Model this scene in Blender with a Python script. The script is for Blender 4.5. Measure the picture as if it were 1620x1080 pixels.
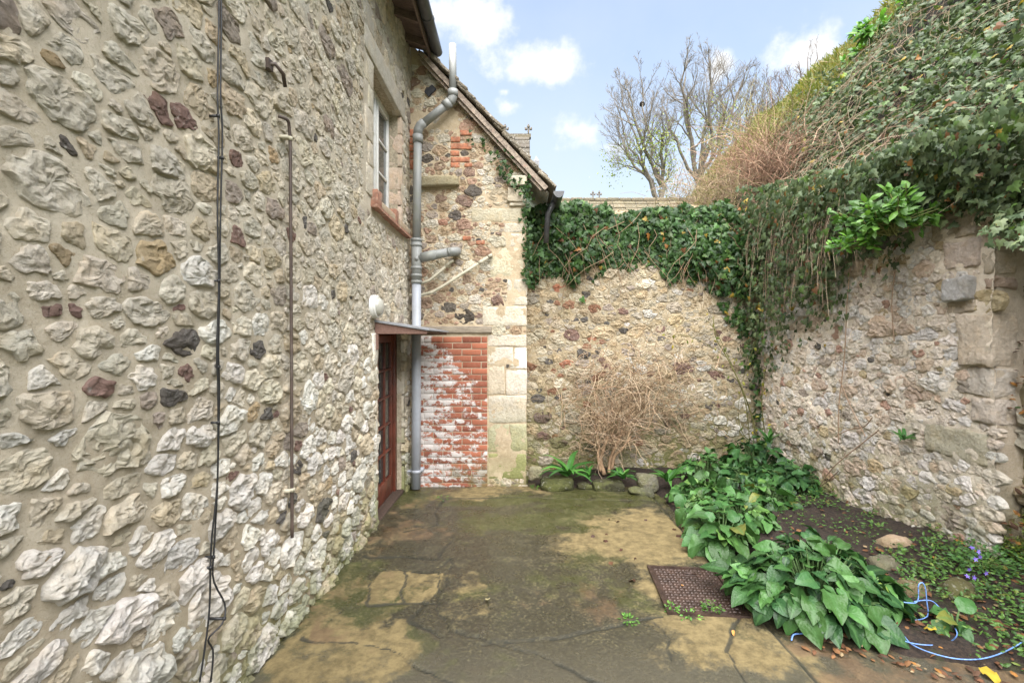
import bpy, bmesh, math, random
import numpy as np
from mathutils import Vector, Matrix

for _o in list(bpy.data.objects):
    bpy.data.objects.remove(_o, do_unlink=True)
SC = bpy.context.scene
COL = SC.collection
R = math.radians

# ------------------------------------------------------------------ camera
F, CX, CY, EYE = 740.0, 818.0, 535.0, 1.66      # focal length and vanishing point (photo pixels), eye height (m)
cam_d = bpy.data.cameras.new('camera')
cam = bpy.data.objects.new('camera', cam_d)
COL.objects.link(cam)
cam.location = (0, 0, EYE)
cam.rotation_euler = (R(90), 0, 0)
cam_d.sensor_width = 36.0
cam_d.lens = 36.0 * F / 1620.0
cam_d.shift_x = -(CX - 810) / 1620.0
cam_d.shift_y = -(540 - CY) / 1620.0
cam_d.clip_start = 0.05
cam_d.clip_end = 2000
SC.camera = cam

# ------------------------------------------------------------------ light
SUN = Vector((-0.03, -0.50, 0.865)).normalized()   # towards the sun: high, behind the camera
w = bpy.data.worlds.new('World')
SC.world = w
w.use_nodes = True
wn, wl = w.node_tree.nodes, w.node_tree.links
wn.clear()
w_out = wn.new('ShaderNodeOutputWorld')
w_bg = wn.new('ShaderNodeBackground')
w_sky = wn.new('ShaderNodeTexSky')
w_sky.sky_type = 'NISHITA'
w_sky.sun_disc = False
w_sky.sun_elevation = math.asin(SUN.z)
w_sky.sun_rotation = math.atan2(SUN.x, SUN.y)
w_sky.air_density = 1.0
w_sky.dust_density = 1.6
w_sky.ozone_density = 1.2
SKY_STRENGTH = 0.092
w_bg.inputs['Strength'].default_value = SKY_STRENGTH
w_tc = wn.new('ShaderNodeTexCoord')


def wmath(op, a, b=None, c=None, clamp=False):
    n = wn.new('ShaderNodeMath'); n.operation = op; n.use_clamp = clamp
    for k, v in enumerate((a, b, c)):
        if v is None: continue
        if isinstance(v, (int, float)): n.inputs[k].default_value = v
        else: wl.new(v, n.inputs[k])
    return n.outputs[0]


def wmix(fac, a, b):
    n = wn.new('ShaderNodeMix'); n.data_type = 'RGBA'
    for s, v in ((0, fac), (6, a), (7, b)):
        if isinstance(v, (int, float)): n.inputs[s].default_value = v
        elif isinstance(v, tuple): n.inputs[s].default_value = (*v, 1)
        else: wl.new(v, n.inputs[s])
    return n.outputs[2]


def wnoise(scale, detail, rough=0.55):
    n = wn.new('ShaderNodeTexNoise')
    n.inputs['Scale'].default_value = scale; n.inputs['Detail'].default_value = detail
    n.inputs['Roughness'].default_value = rough
    wl.new(w_tc.outputs['Generated'], n.inputs['Vector'])
    return n.outputs['Fac']


def skydir(px, py):
    return Vector(((px - CX) / F, 1.0, (CY - py) / F)).normalized()


clouds = []     # direction, half width, half height (unit sphere), density
for px, py, hw, hh, d in ((728, 22, 82, 34, 1.0), (858, 104, 92, 27, 1.0), (928, 206, 50, 30, 0.95), (1266, 96, 58, 40, .95),
                          (1142, 100, 26, 26, .9), (812, 168, 62, 20, .55), (960, 232, 60, 22, .6), (800, 145, 22, 10, .5)):
    clouds.append((skydir(px, py), hw * .86 / F, hh * .86 / F, d))
_rc = random.Random(5)
for k in range(26):                              # the same kind of clouds over the rest of the sky
    a, e = _rc.uniform(0, 2 * math.pi), math.radians(_rc.uniform(10, 70))
    v = Vector((math.cos(a) * math.cos(e), math.sin(a) * math.cos(e), math.sin(e)))
    if v.y > 0.45: continue
    clouds.append((v, _rc.uniform(.1, .22), _rc.uniform(.05, .1), _rc.uniform(.6, 1)))
dens = None
for v, hw, hh, d in clouds:
    s = wn.new('ShaderNodeVectorMath'); s.operation = 'SUBTRACT'
    wl.new(w_tc.outputs['Generated'], s.inputs[0]); s.inputs[1].default_value = v
    m = wn.new('ShaderNodeVectorMath'); m.operation = 'MULTIPLY'
    wl.new(s.outputs[0], m.inputs[0]); m.inputs[1].default_value = (1 / hw, 1 / hw, 1 / hh)
    ln = wn.new('ShaderNodeVectorMath'); ln.operation = 'LENGTH'; wl.new(m.outputs[0], ln.inputs[0])
    q = wmath('SUBTRACT', d, wmath('MULTIPLY', ln.outputs['Value'], 0.85))
    dens = q if dens is None else wmath('MAXIMUM', dens, q)
puff = wmath('MULTIPLY', wmath('SUBTRACT', wnoise(11, 7, .6), .5), 2.6)
dens = wmath('ADD', dens, puff)
n_mr = wn.new('ShaderNodeMapRange'); n_mr.interpolation_type = 'SMOOTHSTEP'
n_mr.inputs['From Min'].default_value = -0.05; n_mr.inputs['From Max'].default_value = 0.75
wl.new(dens, n_mr.inputs['Value'])
sep = wn.new('ShaderNodeSeparateXYZ'); wl.new(w_tc.outputs['Generated'], sep.inputs[0])
# thin high veil that thickens towards the horizon, then the cumulus
SKYV = 1.0 / SKY_STRENGTH
veil = wmath('ADD', wmath('MULTIPLY', wmath('POWER', wmath('SUBTRACT', 1.0, wmath('ABSOLUTE', sep.outputs['Z']), clamp=True), 2.2), .92),
             wmath('MULTIPLY', wnoise(3.2, 5), .55), clamp=True)
c1 = wmix(veil, w_sky.outputs[0], (0.228 * SKYV, 0.249 * SKYV, 0.265 * SKYV))
c2 = wmix(wmath('MULTIPLY', n_mr.outputs[0], .93), c1, (0.32 * SKYV, 0.32 * SKYV, 0.32 * SKYV))
wl.new(c2, w_bg.inputs['Color'])
wl.new(w_bg.outputs[0], w_out.inputs[0])

sun_d = bpy.data.lights.new('sun', 'SUN')
sun_d.energy = 3.9
sun_d.angle = R(90)
sun_d.color = (1.0, 0.972, 0.935)
sun = bpy.data.objects.new('sun', sun_d)
COL.objects.link(sun)
sun.rotation_euler = SUN.to_track_quat('Z', 'Y').to_euler()
sun.location = (2, -6, 14)

vs = SC.view_settings
vs.view_transform = 'Standard'; vs.look = 'None'; vs.exposure = 1.97; vs.gamma = 1.0
vs.use_curve_mapping = False
SC.cycles.max_bounces = 6
SC.cycles.diffuse_bounces = 4
SC.cycles.glossy_bounces = 2
SC.cycles.transmission_bounces = 4
SC.cycles.use_denoising = True

# ------------------------------------------------------------------ geometry helpers
rng = np.random.default_rng(11)
rnd = random.Random(11)


def P(px, py, d):                       # photo pixel at depth d -> point
    return np.array(((px - CX) / F * d, d, EYE + (CY - py) / F * d))


def gz(y):                              # height of the yard: falls a little towards the far wall
    return 0.055 - 0.038 * (y - 2.2)


def G(px, py):                          # photo pixel on the yard -> (x, y)
    d = 3.0
    for _ in range(8):
        d = (EYE - gz(d)) * F / (py - CY)
    return (px - CX) / F * d, d


WX = -1.26                              # face of the house wall
def W(px, py):                          # photo pixel on the house wall -> (y, z)
    d = WX * F / (px - CX)
    return d, EYE + (CY - py) / F * d


def _hash(i, j, k):
    n = (i * 73856093) ^ (j * 19349663) ^ (k * 83492791)
    n = (n ^ (n >> 13)) * 1274126177
    n = n & 0x7fffffff
    n = (n ^ (n >> 11)) * 668265263 & 0x7fffffff
    return ((n ^ (n >> 15)) & 0xffff) / 65535.0


def vnoise(p):
    fl = np.floor(p); i = fl.astype(np.int64); f = p - fl
    f = f * f * f * (f * (f * 6 - 15) + 10)
    out = 0
    for dx in (0, 1):
        for dy in (0, 1):
            for dz in (0, 1):
                wgt = (f[..., 0] if dx else 1 - f[..., 0]) * (f[..., 1] if dy else 1 - f[..., 1]) * (f[..., 2] if dz else 1 - f[..., 2])
                out = out + wgt * _hash(i[..., 0] + dx, i[..., 1] + dy, i[..., 2] + dz)
    return out


def fbm(p, scale, octv=4, gain=.5):     # about -0.5 .. 0.5
    p = np.asarray(p, float) * scale
    a, s, t = 1.0, 0, 0
    for o in range(octv):
        s = s + a * (vnoise(p + o * 17.3) - .5); t += a
        a *= gain; p = p * 2.03
    return s / t * 1.6


def np_mesh(name, V, faces, col=None, smooth=True):
    """V (n,3); faces: list of int arrays (m,3)/(m,4); col (n,3) point colour 'tint'."""
    me = bpy.data.meshes.new(name)
    V = np.asarray(V, np.float32)
    fl = [np.asarray(f, np.int32) for f in faces if len(f)]
    nl = sum(f.size for f in fl); nf = sum(len(f) for f in fl)
    me.vertices.add(len(V)); me.vertices.foreach_set('co', V.ravel())
    me.loops.add(nl); me.polygons.add(nf)
    me.loops.foreach_set('vertex_index', np.concatenate([f.ravel() for f in fl]))
    tot = np.concatenate([np.full(len(f), f.shape[1], np.int32) for f in fl])
    st = np.concatenate([[0], np.cumsum(tot)[:-1]]).astype(np.int32)
    me.polygons.foreach_set('loop_start', st)
    me.polygons.foreach_set('loop_total', tot)
    me.polygons.foreach_set('use_smooth', np.full(nf, smooth, bool))
    if col is not None:
        a = me.color_attributes.new('tint', 'FLOAT_COLOR', 'POINT')
        c = np.ones((len(V), 4), np.float32); c[:, :3] = col
        a.data.foreach_set('color', c.ravel())
    me.update(calc_edges=True)
    me.validate()
    return me


def add(name, me, mat, parent=None, loc=None, label=None, cat=None, group=None, kind=None):
    o = bpy.data.objects.new(name, me)
    COL.objects.link(o)
    if me is not None and mat is not None and len(me.materials) == 0:
        me.materials.append(mat)
    if parent is not None: o.parent = parent
    if loc is not None: o.location = loc
    if label: o['label'] = label
    if cat: o['category'] = cat
    if group: o['group'] = group
    if kind: o['kind'] = kind
    return o


def thing(name, label, cat, loc=(0, 0, 0), group=None):
    o = add(name, None, None, None, None, label, cat, group)
    o.empty_display_size = 0.1
    o.location = loc
    return o


class Geo:
    """collects shapes into one mesh"""
    def __init__(s): s.V, s.T, s.Q, s.C, s.n = [], [], [], [], 0
    def push(s, V, T=None, Q=None, c=(1, 1, 1)):
        V = np.asarray(V, float)
        s.V.append(V)
        cc = np.asarray(c, float)
        s.C.append(np.broadcast_to(cc, V.shape) if cc.ndim == 1 else cc)
        if T is not None and len(T): s.T.append(np.asarray(T) + s.n)
        if Q is not None and len(Q): s.Q.append(np.asarray(Q) + s.n)
        s.n += len(V)
    def tube(s, pts, rad, sides=6, c=(1, 1, 1), cap=True):
        pts = np.asarray(pts, float); n = len(pts)
        rad = np.broadcast_to(np.asarray(rad, float), (n,))
        t = np.gradient(pts, axis=0); t /= np.linalg.norm(t, axis=1)[:, None] + 1e-9
        ref = np.array((0, 0, 1.0)) if abs(t[:, 2]).mean() < .85 else np.array((1.0, 0, 0))
        a = np.cross(t, ref); a /= np.linalg.norm(a, axis=1)[:, None] + 1e-9
        b = np.cross(t, a)
        th = np.arange(sides) * 2 * math.pi / sides
        V = pts[:, None] + rad[:, None, None] * (np.cos(th)[None, :, None] * a[:, None] + np.sin(th)[None, :, None] * b[:, None])
        i = np.arange(n - 1)[:, None] * sides; j = np.arange(sides)[None]; k = (j + 1) % sides
        Q = np.stack([i + j, i + k, i + sides + k, i + sides + j], -1).reshape(-1, 4)
        T = None
        V = V.reshape(-1, 3)
        if cap and sides > 2:
            V = np.vstack([V, pts[:1], pts[-1:]])
            m = n * sides; jj = np.arange(sides); kk = (jj + 1) % sides
            T = np.vstack([np.stack([kk, jj, np.full(sides, m)], 1), np.stack([jj + m - sides, kk + m - sides, np.full(sides, m + 1)], 1)])
        s.push(V, T, Q, c)
    def box(s, x0, x1, y0, y1, z0, z1, c=(1, 1, 1)):
        V = [(x, y, z) for x in (x0, x1) for y in (y0, y1) for z in (z0, z1)]
        s.push(V, None, [(0, 1, 3, 2), (4, 6, 7, 5), (0, 4, 5, 1), (2, 3, 7, 6), (0, 2, 6, 4), (1, 5, 7, 3)], c)
    def scatter(s, tv, tf, M, pos, c):
        """template verts tv (k,3), tris/quads tf, rotation*scale matrices M (n,3,3), pos (n,3), colour (n,3)"""
        n, k = len(pos), len(tv)
        V = np.einsum('nij,kj->nki', M, tv) + pos[:, None]
        f = (np.asarray(tf)[None] + (np.arange(n) * k)[:, None, None]).reshape(-1, np.asarray(tf).shape[1])
        C = np.repeat(np.asarray(c, float)[:, None], k, 1).reshape(-1, 3)
        if f.shape[1] == 3: s.push(V.reshape(-1, 3), f, None, C)
        else: s.push(V.reshape(-1, 3), None, f, C)
    def mesh(s, name, smooth=True):
        fs = []
        if s.T: fs.append(np.vstack(s.T))
        if s.Q: fs.append(np.vstack(s.Q))
        return np_mesh(name, np.vstack(s.V), fs, np.vstack(s.C), smooth)


def flip_safe(me):                       # consistent outward normals for a closed mesh
    bm = bmesh.new(); bm.from_mesh(me)
    bmesh.ops.recalc_face_normals(bm, faces=bm.faces)
    bm.to_mesh(me); bm.free()
    return me


def rbox_mesh(name, dx, dy, dz, bev=.008, rough=.003, tint=(1, 1, 1), seed=0, cuts=4, scale=9):
    """a worn block with rounded arrises, centred on its origin"""
    bm = bmesh.new()
    bmesh.ops.create_cube(bm, size=2)
    bmesh.ops.subdivide_edges(bm, edges=bm.edges[:], cuts=cuts, use_grid_fill=True)
    h = np.array((dx, dy, dz)) / 2
    V = np.array([v.co[:] for v in bm.verts])
    lv = np.linspace(-1, 1, cuts + 2)
    idx = np.abs(V[:, :, None] - lv).argmin(2)
    out = np.zeros_like(V)
    b = min(bev, h.min() * .8)
    for a in range(3):
        g = np.concatenate([[-h[a]], np.linspace(-(h[a] - b), h[a] - b, cuts), [h[a]]])
        out[:, a] = g[idx[:, a]]
    q = np.clip(out, -(h - b), h - b); d = out - q
    L = np.linalg.norm(d, axis=1)
    k = L > 1e-6
    out[k] = q[k] + d[k] / L[k, None] * b
    sd = np.array((seed * 3.7, seed * 1.3, seed * 5.1))
    nz = np.stack([fbm(out + sd + o, scale, 3) for o in (0, 31, 77)], 1)
    out = out + nz * rough * 2
    for v, c in zip(bm.verts, out): v.co = c
    me = bpy.data.meshes.new(name)
    bm.to_mesh(me); bm.free()
    a = me.color_attributes.new('tint', 'FLOAT_COLOR', 'POINT')
    c = np.ones((len(me.vertices), 4), np.float32); c[:, :3] = tint
    a.data.foreach_set('color', c.ravel())
    me.polygons.foreach_set('use_smooth', np.ones(len(me.polygons), bool))
    return me


_bseed = [0]
def block(name, x0, x1, y0, y1, z0, z1, mat, parent, tint=(1, 1, 1), bev=.008, rough=.003, cuts=4, scale=9, **kw):
    _bseed[0] += 1
    me = rbox_mesh(name, x1 - x0, y1 - y0, z1 - z0, bev, rough, tint, _bseed[0], cuts, scale)
    o = add(name, me, mat, parent, **kw)
    c = Vector(((x0 + x1) / 2, (y0 + y1) / 2, (z0 + z1) / 2))
    o.location = c if parent is None else c - world_loc(parent)
    return o


def world_loc(o):
    v = Vector(o.location)
    while o.parent is not None:
        o = o.parent; v += Vector(o.location)
    return v


def local_mesh(me, parent):              # mesh given in world metres, parent somewhere else
    l = world_loc(parent)
    me.transform(Matrix.Translation(-l))
    return me


def part(name, geo, mat, parent, smooth=True, fix=False, **kw):
    me = geo.mesh(name, smooth) if isinstance(geo, Geo) else geo
    if fix: flip_safe(me)
    if parent is not None: local_mesh(me, parent)
    return add(name, me, mat, parent, **kw)


# ------------------------------------------------------------------ materials
def mat_new(name):
    m = bpy.data.materials.new(name); m.use_nodes = True
    nt = m.node_tree; nt.nodes.clear()
    out = nt.nodes.new('ShaderNodeOutputMaterial')
    b = nt.nodes.new('ShaderNodeBsdfPrincipled')
    nt.links.new(b.outputs[0], out.inputs[0])
    return m, nt, b, out


class N:
    def __init__(s, nt): s.nt = nt; s.n = nt.nodes; s.l = nt.links; s._pos = None
    def put(s, sock, v):
        if v is None: return
        if isinstance(v, (int, float)): sock.default_value = v
        elif isinstance(v, tuple): sock.default_value = (*v, 1) if len(v) == 3 and sock.type == 'RGBA' else v
        else: s.l.new(v, sock)
    def pos(s):
        if s._pos is None:
            s._pos = s.n.new('ShaderNodeNewGeometry').outputs['Position']
        return s._pos
    def attr(s, name='tint'):
        a = s.n.new('ShaderNodeAttribute'); a.attribute_name = name
        return a
    def noise(s, scale, detail=4, rough=.55, vec=None, dist=0):
        t = s.n.new('ShaderNodeTexNoise')
        t.inputs['Scale'].default_value = scale; t.inputs['Detail'].default_value = detail
        t.inputs['Roughness'].default_value = rough; t.inputs['Distortion'].default_value = dist
        s.l.new(vec if vec is not None else s.pos(), t.inputs['Vector'])
        return t.outputs['Fac']
    def voro(s, scale, feature='F1', vec=None, rnd_=1.0):
        t = s.n.new('ShaderNodeTexVoronoi'); t.feature = feature
        t.inputs['Scale'].default_value = scale; t.inputs['Randomness'].default_value = rnd_
        s.l.new(vec if vec is not None else s.pos(), t.inputs['Vector'])
        return t
    def math(s, op, a, b=None, clamp=False):
        t = s.n.new('ShaderNodeMath'); t.operation = op; t.use_clamp = clamp
        s.put(t.inputs[0], a); s.put(t.inputs[1], b)
        return t.outputs[0]
    def ramp(s, v, lo, hi, a=0.0, b=1.0):
        t = s.n.new('ShaderNodeMapRange'); t.interpolation_type = 'SMOOTHSTEP'
        s.put(t.inputs['Value'], v)
        t.inputs['From Min'].default_value = lo; t.inputs['From Max'].default_value = hi
        t.inputs['To Min'].default_value = a; t.inputs['To Max'].default_value = b
        return t.outputs[0]
    def mix(s, f, a, b, mode='MIX'):
        t = s.n.new('ShaderNodeMix'); t.data_type = 'RGBA'; t.blend_type = mode
        s.put(t.inputs[0], f); s.put(t.inputs[6], a); s.put(t.inputs[7], b)
        return t.outputs[2]
    def scalev(s, vec, k):
        t = s.n.new('ShaderNodeVectorMath'); t.operation = 'MULTIPLY'
        s.l.new(vec, t.inputs[0]); t.inputs[1].default_value = k
        return t.outputs[0]
    def xyz(s, vec=None):
        t = s.n.new('ShaderNodeSeparateXYZ'); s.l.new(vec if vec is not None else s.pos(), t.inputs[0])
        return t.outputs
    def bump(s, h, strength, dist, nrm=None):
        t = s.n.new('ShaderNodeBump'); s.put(t.inputs['Height'], h)
        t.inputs['Strength'].default_value = strength; t.inputs['Distance'].default_value = dist
        if nrm is not None: s.l.new(nrm, t.inputs['Normal'])
        return t.outputs[0]
    def grey(s, v):
        t = s.n.new('ShaderNodeCombineColor')
        for k in range(3): s.l.new(v, t.inputs[k])
        return t.outputs[0]


def stone_material(name, speck=.5, bump=.8, moss=0.0, mossz=.6, grime=.35, ml=.42):
    m, nt, b, out = mat_new(name); n = N(nt)
    tint = n.attr().outputs['Color']
    c = n.mix(n.ramp(n.noise(22, 6, .65), .3, .7, 0, .55), tint, n.mix(1, tint, (.62, .57, .50), 'MULTIPLY'))
    c = n.mix(n.ramp(n.noise(9, 3), .45, .75, 0, .45), c, n.mix(1, tint, (1.12, .98, .78), 'MULTIPLY'))
    pits = n.ramp(n.noise(95, 8, .85), .34, .47, 1, 0)
    c = n.mix(n.ramp(n.noise(48, 8, .8), .50, .66, 0, .5), c, n.mix(1, tint, (1.22, 1.2, 1.16), 'MULTIPLY'))
    c = n.mix(n.math('MULTIPLY', pits, speck), c, n.mix(1, c, (.42, .38, .33), 'MULTIPLY'))
    lich = n.ramp(n.noise(30, 5, .7), .57, .68)
    c = n.mix(n.math('MULTIPLY', lich, grime), c, (.66, .65, .60))
    if moss:
        z = n.xyz()[2]
        mm = n.math('MULTIPLY', n.ramp(z, mossz, -.1), n.ramp(n.noise(5, 5, .65), ml, ml + .2))
        c = n.mix(n.math('MULTIPLY', mm, moss), c, n.mix(n.noise(60, 3), (.10, .12, .03), (.24, .25, .08)))
    nt.links.new(c, b.inputs['Base Color'])
    b.inputs['Roughness'].default_value = .88
    b.inputs['Specular IOR Level'].default_value = .25
    h = n.math('ADD', n.math('MULTIPLY', n.noise(30, 10, .8), 1.0), n.math('MULTIPLY', n.noise(90, 6, .85), .7))
    h = n.math('ADD', h, n.math('MULTIPLY', n.voro(38, 'F1').outputs['Distance'], .5))
    nt.links.new(n.bump(h, bump, .034), b.inputs['Normal'])
    return m


def mortar_material(name, cols, moss=0.0, mossz=.5, bump=.7, coarse=1.0, stain=(.20, .17, .12), stain_k=.4):
    m, nt, b, out = mat_new(name); n = N(nt)
    t = n.attr().outputs['Color']
    c = n.mix(n.ramp(n.noise(3.2, 6, .6), .3, .7), cols[0], cols[1])
    c = n.mix(n.ramp(n.noise(26, 5, .7), .42, .68, 0, .6), c, cols[2])
    c = n.mix(n.ramp(n.noise(120, 8, .85), .36, .47, .65, 0), c, n.mix(1, c, (.5, .46, .4), 'MULTIPLY'))
    c = n.mix(n.ramp(n.noise(70, 8, .85), .54, .66, 0, .45), c, n.mix(1, c, (1.3, 1.3, 1.28), 'MULTIPLY'))
    c = n.mix(n.ramp(n.noise(1.4, 6, .68), .55, .75, 0, stain_k), c, stain)
    c = n.mix(1, c, t, 'MULTIPLY')
    if moss:
        z = n.xyz()[2]
        mm = n.math('MULTIPLY', n.ramp(z, mossz, -.15), n.ramp(n.noise(3.5, 6, .68), .30, .56))
        c = n.mix(n.math('MULTIPLY', mm, moss), c, n.mix(n.noise(70, 3), (.07, .085, .02), (.22, .23, .07)))
    nt.links.new(c, b.inputs['Base Color'])
    b.inputs['Roughness'].default_value = .93
    b.inputs['Specular IOR Level'].default_value = .2
    h = n.math('ADD', n.math('MULTIPLY', n.noise(45 * coarse, 10, .8), 1.0), n.math('MULTIPLY', n.noise(220, 4, .85), .4))
    nt.links.new(n.bump(h, bump, .014 / coarse), b.inputs['Normal'])
    return m


def plain_material(name, col, rough=.5, var=.15, scale=12, metallic=0, bump=0, dirt=None, dirt_k=.4, spec=.5, bscale=60):
    m, nt, b, out = mat_new(name); n = N(nt)
    c = n.mix(n.ramp(n.noise(scale, 5, .6), .3, .7), tuple(x * (1 - var) for x in col), tuple(min(1, x * (1 + var)) for x in col))
    if dirt is not None:
        c = n.mix(n.ramp(n.noise(scale * .6 + 2, 6, .7), .5, .68, 0, dirt_k), c, dirt)
        c = n.mix(n.ramp(n.noise(90, 3, .7), .6, .75, 0, dirt_k * .8), c, dirt)
    nt.links.new(c, b.inputs['Base Color'])
    nt.links.new(n.ramp(n.noise(scale * 2, 4), .3, .7, rough * .85, min(1, rough * 1.2)), b.inputs['Roughness'])
    b.inputs['Metallic'].default_value = metallic
    b.inputs['Specular IOR Level'].default_value = spec
    if bump:
        nt.links.new(n.bump(n.noise(bscale, 5, .7), bump, .006), b.inputs['Normal'])
    return m


def wood_material(name, a, bcol, paint=None, paint_lo=.45, axis=(1, 8, 8), rough=.75, bump=.5, scale=7):
    m, nt, b, out = mat_new(name); n = N(nt)
    v = n.scalev(n.pos(), axis)
    g = n.noise(scale, 6, .65, v, .3)
    c = n.mix(n.ramp(g, .3, .7), a, bcol)
    c = n.mix(n.ramp(n.noise(scale * 4, 4, .7, v), .36, .48, .6, 0), c, tuple(x * .45 for x in a))
    if paint is not None:
        c = n.mix(n.ramp(n.noise(scale * .7, 6, .7, v), paint_lo, paint_lo + .1), c, paint)
    nt.links.new(c, b.inputs['Base Color'])
    b.inputs['Roughness'].default_value = rough
    nt.links.new(n.bump(g, bump, .006), b.inputs['Normal'])
    return m


def leaf_material(name, rough=.42, spec=.45, trans=.25, vary=.5, bump=0.0, vein=None, holes=False):
    m, nt, b, out = mat_new(name); n = N(nt)
    c = n.attr().outputs['Color']
    oi = n.n.new('ShaderNodeObjectInfo').outputs['Random']
    c = n.mix(1, c, n.grey(n.ramp(oi, 0, 1, 1 - vary * .6, 1 + vary * .6)), 'MULTIPLY')
    c = n.mix(n.ramp(n.noise(30, 4), .35, .7, 0, .4), c, n.mix(1, c, (.62, .66, .55), 'MULTIPLY'))
    if vein is not None:
        vv = n.attr('vein').outputs['Fac']
        c = n.mix(n.ramp(vv, .45, .95, 0, .55), c, vein)
    nt.links.new(c, b.inputs['Base Color'])
    b.inputs['Roughness'].default_value = rough
    b.inputs['Specular IOR Level'].default_value = spec
    if bump:
        vo = n.voro(70, 'F1')
        h = n.math('ADD', vo.outputs['Distance'], n.math('MULTIPLY', n.noise(40, 3), .6))
        nt.links.new(n.bump(h, bump, .01), b.inputs['Normal'])
    if trans:
        t = nt.nodes.new('ShaderNodeBsdfTranslucent')
        nt.links.new(n.mix(1, c, (1.3, 1.35, .7), 'MULTIPLY'), t.inputs[0])
        mx = nt.nodes.new('ShaderNodeMixShader'); mx.inputs[0].default_value = trans
        nt.links.new(b.outputs[0], mx.inputs[1]); nt.links.new(t.outputs[0], mx.inputs[2])
        nt.links.new(mx.outputs[0], out.inputs[0])
    return m


def tint_material(name, rough=.85, var=.25, scale=40, bump=.3, spec=.3):
    m, nt, b, out = mat_new(name); n = N(nt)
    c = n.attr().outputs['Color']
    c = n.mix(n.ramp(n.noise(scale, 4, .65), .35, .65), n.mix(1, c, (1 - var,) * 3, 'MULTIPLY'), n.mix(1, c, (1 + var,) * 3, 'MULTIPLY'))
    nt.links.new(c, b.inputs['Base Color'])
    b.inputs['Roughness'].default_value = rough
    b.inputs['Specular IOR Level'].default_value = spec
    if bump: nt.links.new(n.bump(n.noise(scale * 1.5, 4, .7), bump, .006), b.inputs['Normal'])
    return m


M_STONE = stone_material('rubble stone', moss=.8, mossz=.8, ml=.36)
M_FLUSH = stone_material('old wall stone', speck=.5, bump=.85, moss=.75, mossz=1.1, grime=.25)
M_CHALK = stone_material('eroded chalk stone', speck=.45, bump=.9, moss=.8, mossz=1.0, grime=.3)
M_ASHLAR = stone_material('dressed limestone', speck=.4, bump=.45, moss=.85, mossz=1.15, grime=.2, ml=.18)
M_ROCK = stone_material('loose rock', speck=.5, bump=.9, moss=.5, mossz=.5)
M_MORT1 = mortar_material('house mortar', ((.52, .465, .365), (.45, .39, .295), (.575, .525, .43)), moss=.9, mossz=.8, stain_k=.2)
M_MORT2 = mortar_material('gable mortar', ((.50, .415, .295), (.42, .33, .22), (.57, .485, .355)), moss=.7, mossz=.5, stain_k=.35, stain=(.2, .16, .1))
M_MORT3 = mortar_material('garden wall mortar', ((.53, .44, .30), (.42, .335, .21), (.62, .55, .42)), moss=.9, mossz=1.5, coarse=.6, bump=1.0, stain_k=.6)
M_MORT4 = mortar_material('side wall mortar', ((.78, .70, .60), (.69, .60, .49), (.85, .80, .73)), moss=.8, mossz=1.2, coarse=.55, bump=1.0, stain_k=.35, stain=(.36, .29, .19))
M_TINT = tint_material('tinted matte')

# ------------------------------------------------------------------ rubble masonry
def pack(u0, u1, v0, v1, sizes, aspect, pinned=(), excl=None, tries=1.0, seed=1, fill=1.0):
    """dart throwing of differently sized stones; returns centres (u/aspect, v) and radii"""
    g = np.random.default_rng(seed)
    pts = [(p[0] / aspect, p[1]) for p in pinned]
    rad = [p[2] for p in pinned]
    A = (u1 - u0) / aspect * (v1 - v0)
    for r, share in sizes:
        n_try = int(A * share / (math.pi * r * r) * 14 * tries)
        cu = g.uniform(u0 / aspect, u1 / aspect, n_try); cv = g.uniform(v0, v1, n_try)
        ok0 = np.ones(n_try, bool)
        if excl is not None: ok0 = ~excl(cu * aspect, cv, r)
        arr = np.array(pts).reshape(-1, 2); rr = np.array(rad)
        target = int(A * share / (math.pi * r * r))
        got = 0
        loc, lr = [], []
        for a, b_, k in zip(cu, cv, ok0):
            if not k: continue
            r1 = r * g.uniform(.82, 1.18)
            if len(arr) and (np.hypot(arr[:, 0] - a, arr[:, 1] - b_) < (rr + r1) * fill).any(): continue
            if loc:
                L = np.array(loc)
                if (np.hypot(L[:, 0] - a, L[:, 1] - b_) < (np.array(lr) + r1) * fill).any(): continue
            loc.append((a, b_)); lr.append(r1); got += 1
            if got >= target: break
        pts += loc; rad += lr
    return np.array(pts), np.array(rad)


def outlines(S, r, gap, K=18, jitter=.10, maxk=1.35, power=9):
    """polar outline of each stone: weighted bisectors with its neighbours, softened"""
    th = (np.arange(K) + .5) * 2 * math.pi / K
    dirs = np.stack([np.cos(th), np.sin(th)], 1)
    out = np.zeros((len(S), K))
    for i in range(len(S)):
        d = S - S[i]; L = np.hypot(d[:, 0], d[:, 1])
        nb = np.where((L < .75) & (L > 1e-6))[0]
        nb = nb[np.argsort(L[nb])[:26]]
        n = d[nb] / L[nb, None]
        dist = (L[nb] ** 2 + r[i] ** 2 - r[nb] ** 2) / (2 * L[nb]) - gap * .5
        cosv = dirs @ n.T
        rr = np.where(cosv > .05, dist[None] / np.maximum(cosv, .05), 9)
        rr = np.clip(rr, .012, 9)
        rr = np.concatenate([rr, np.full((K, 1), r[i] * maxk)], 1)
        out[i] = (rr ** -power).sum(1) ** (-1 / power)
    return out, th


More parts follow.
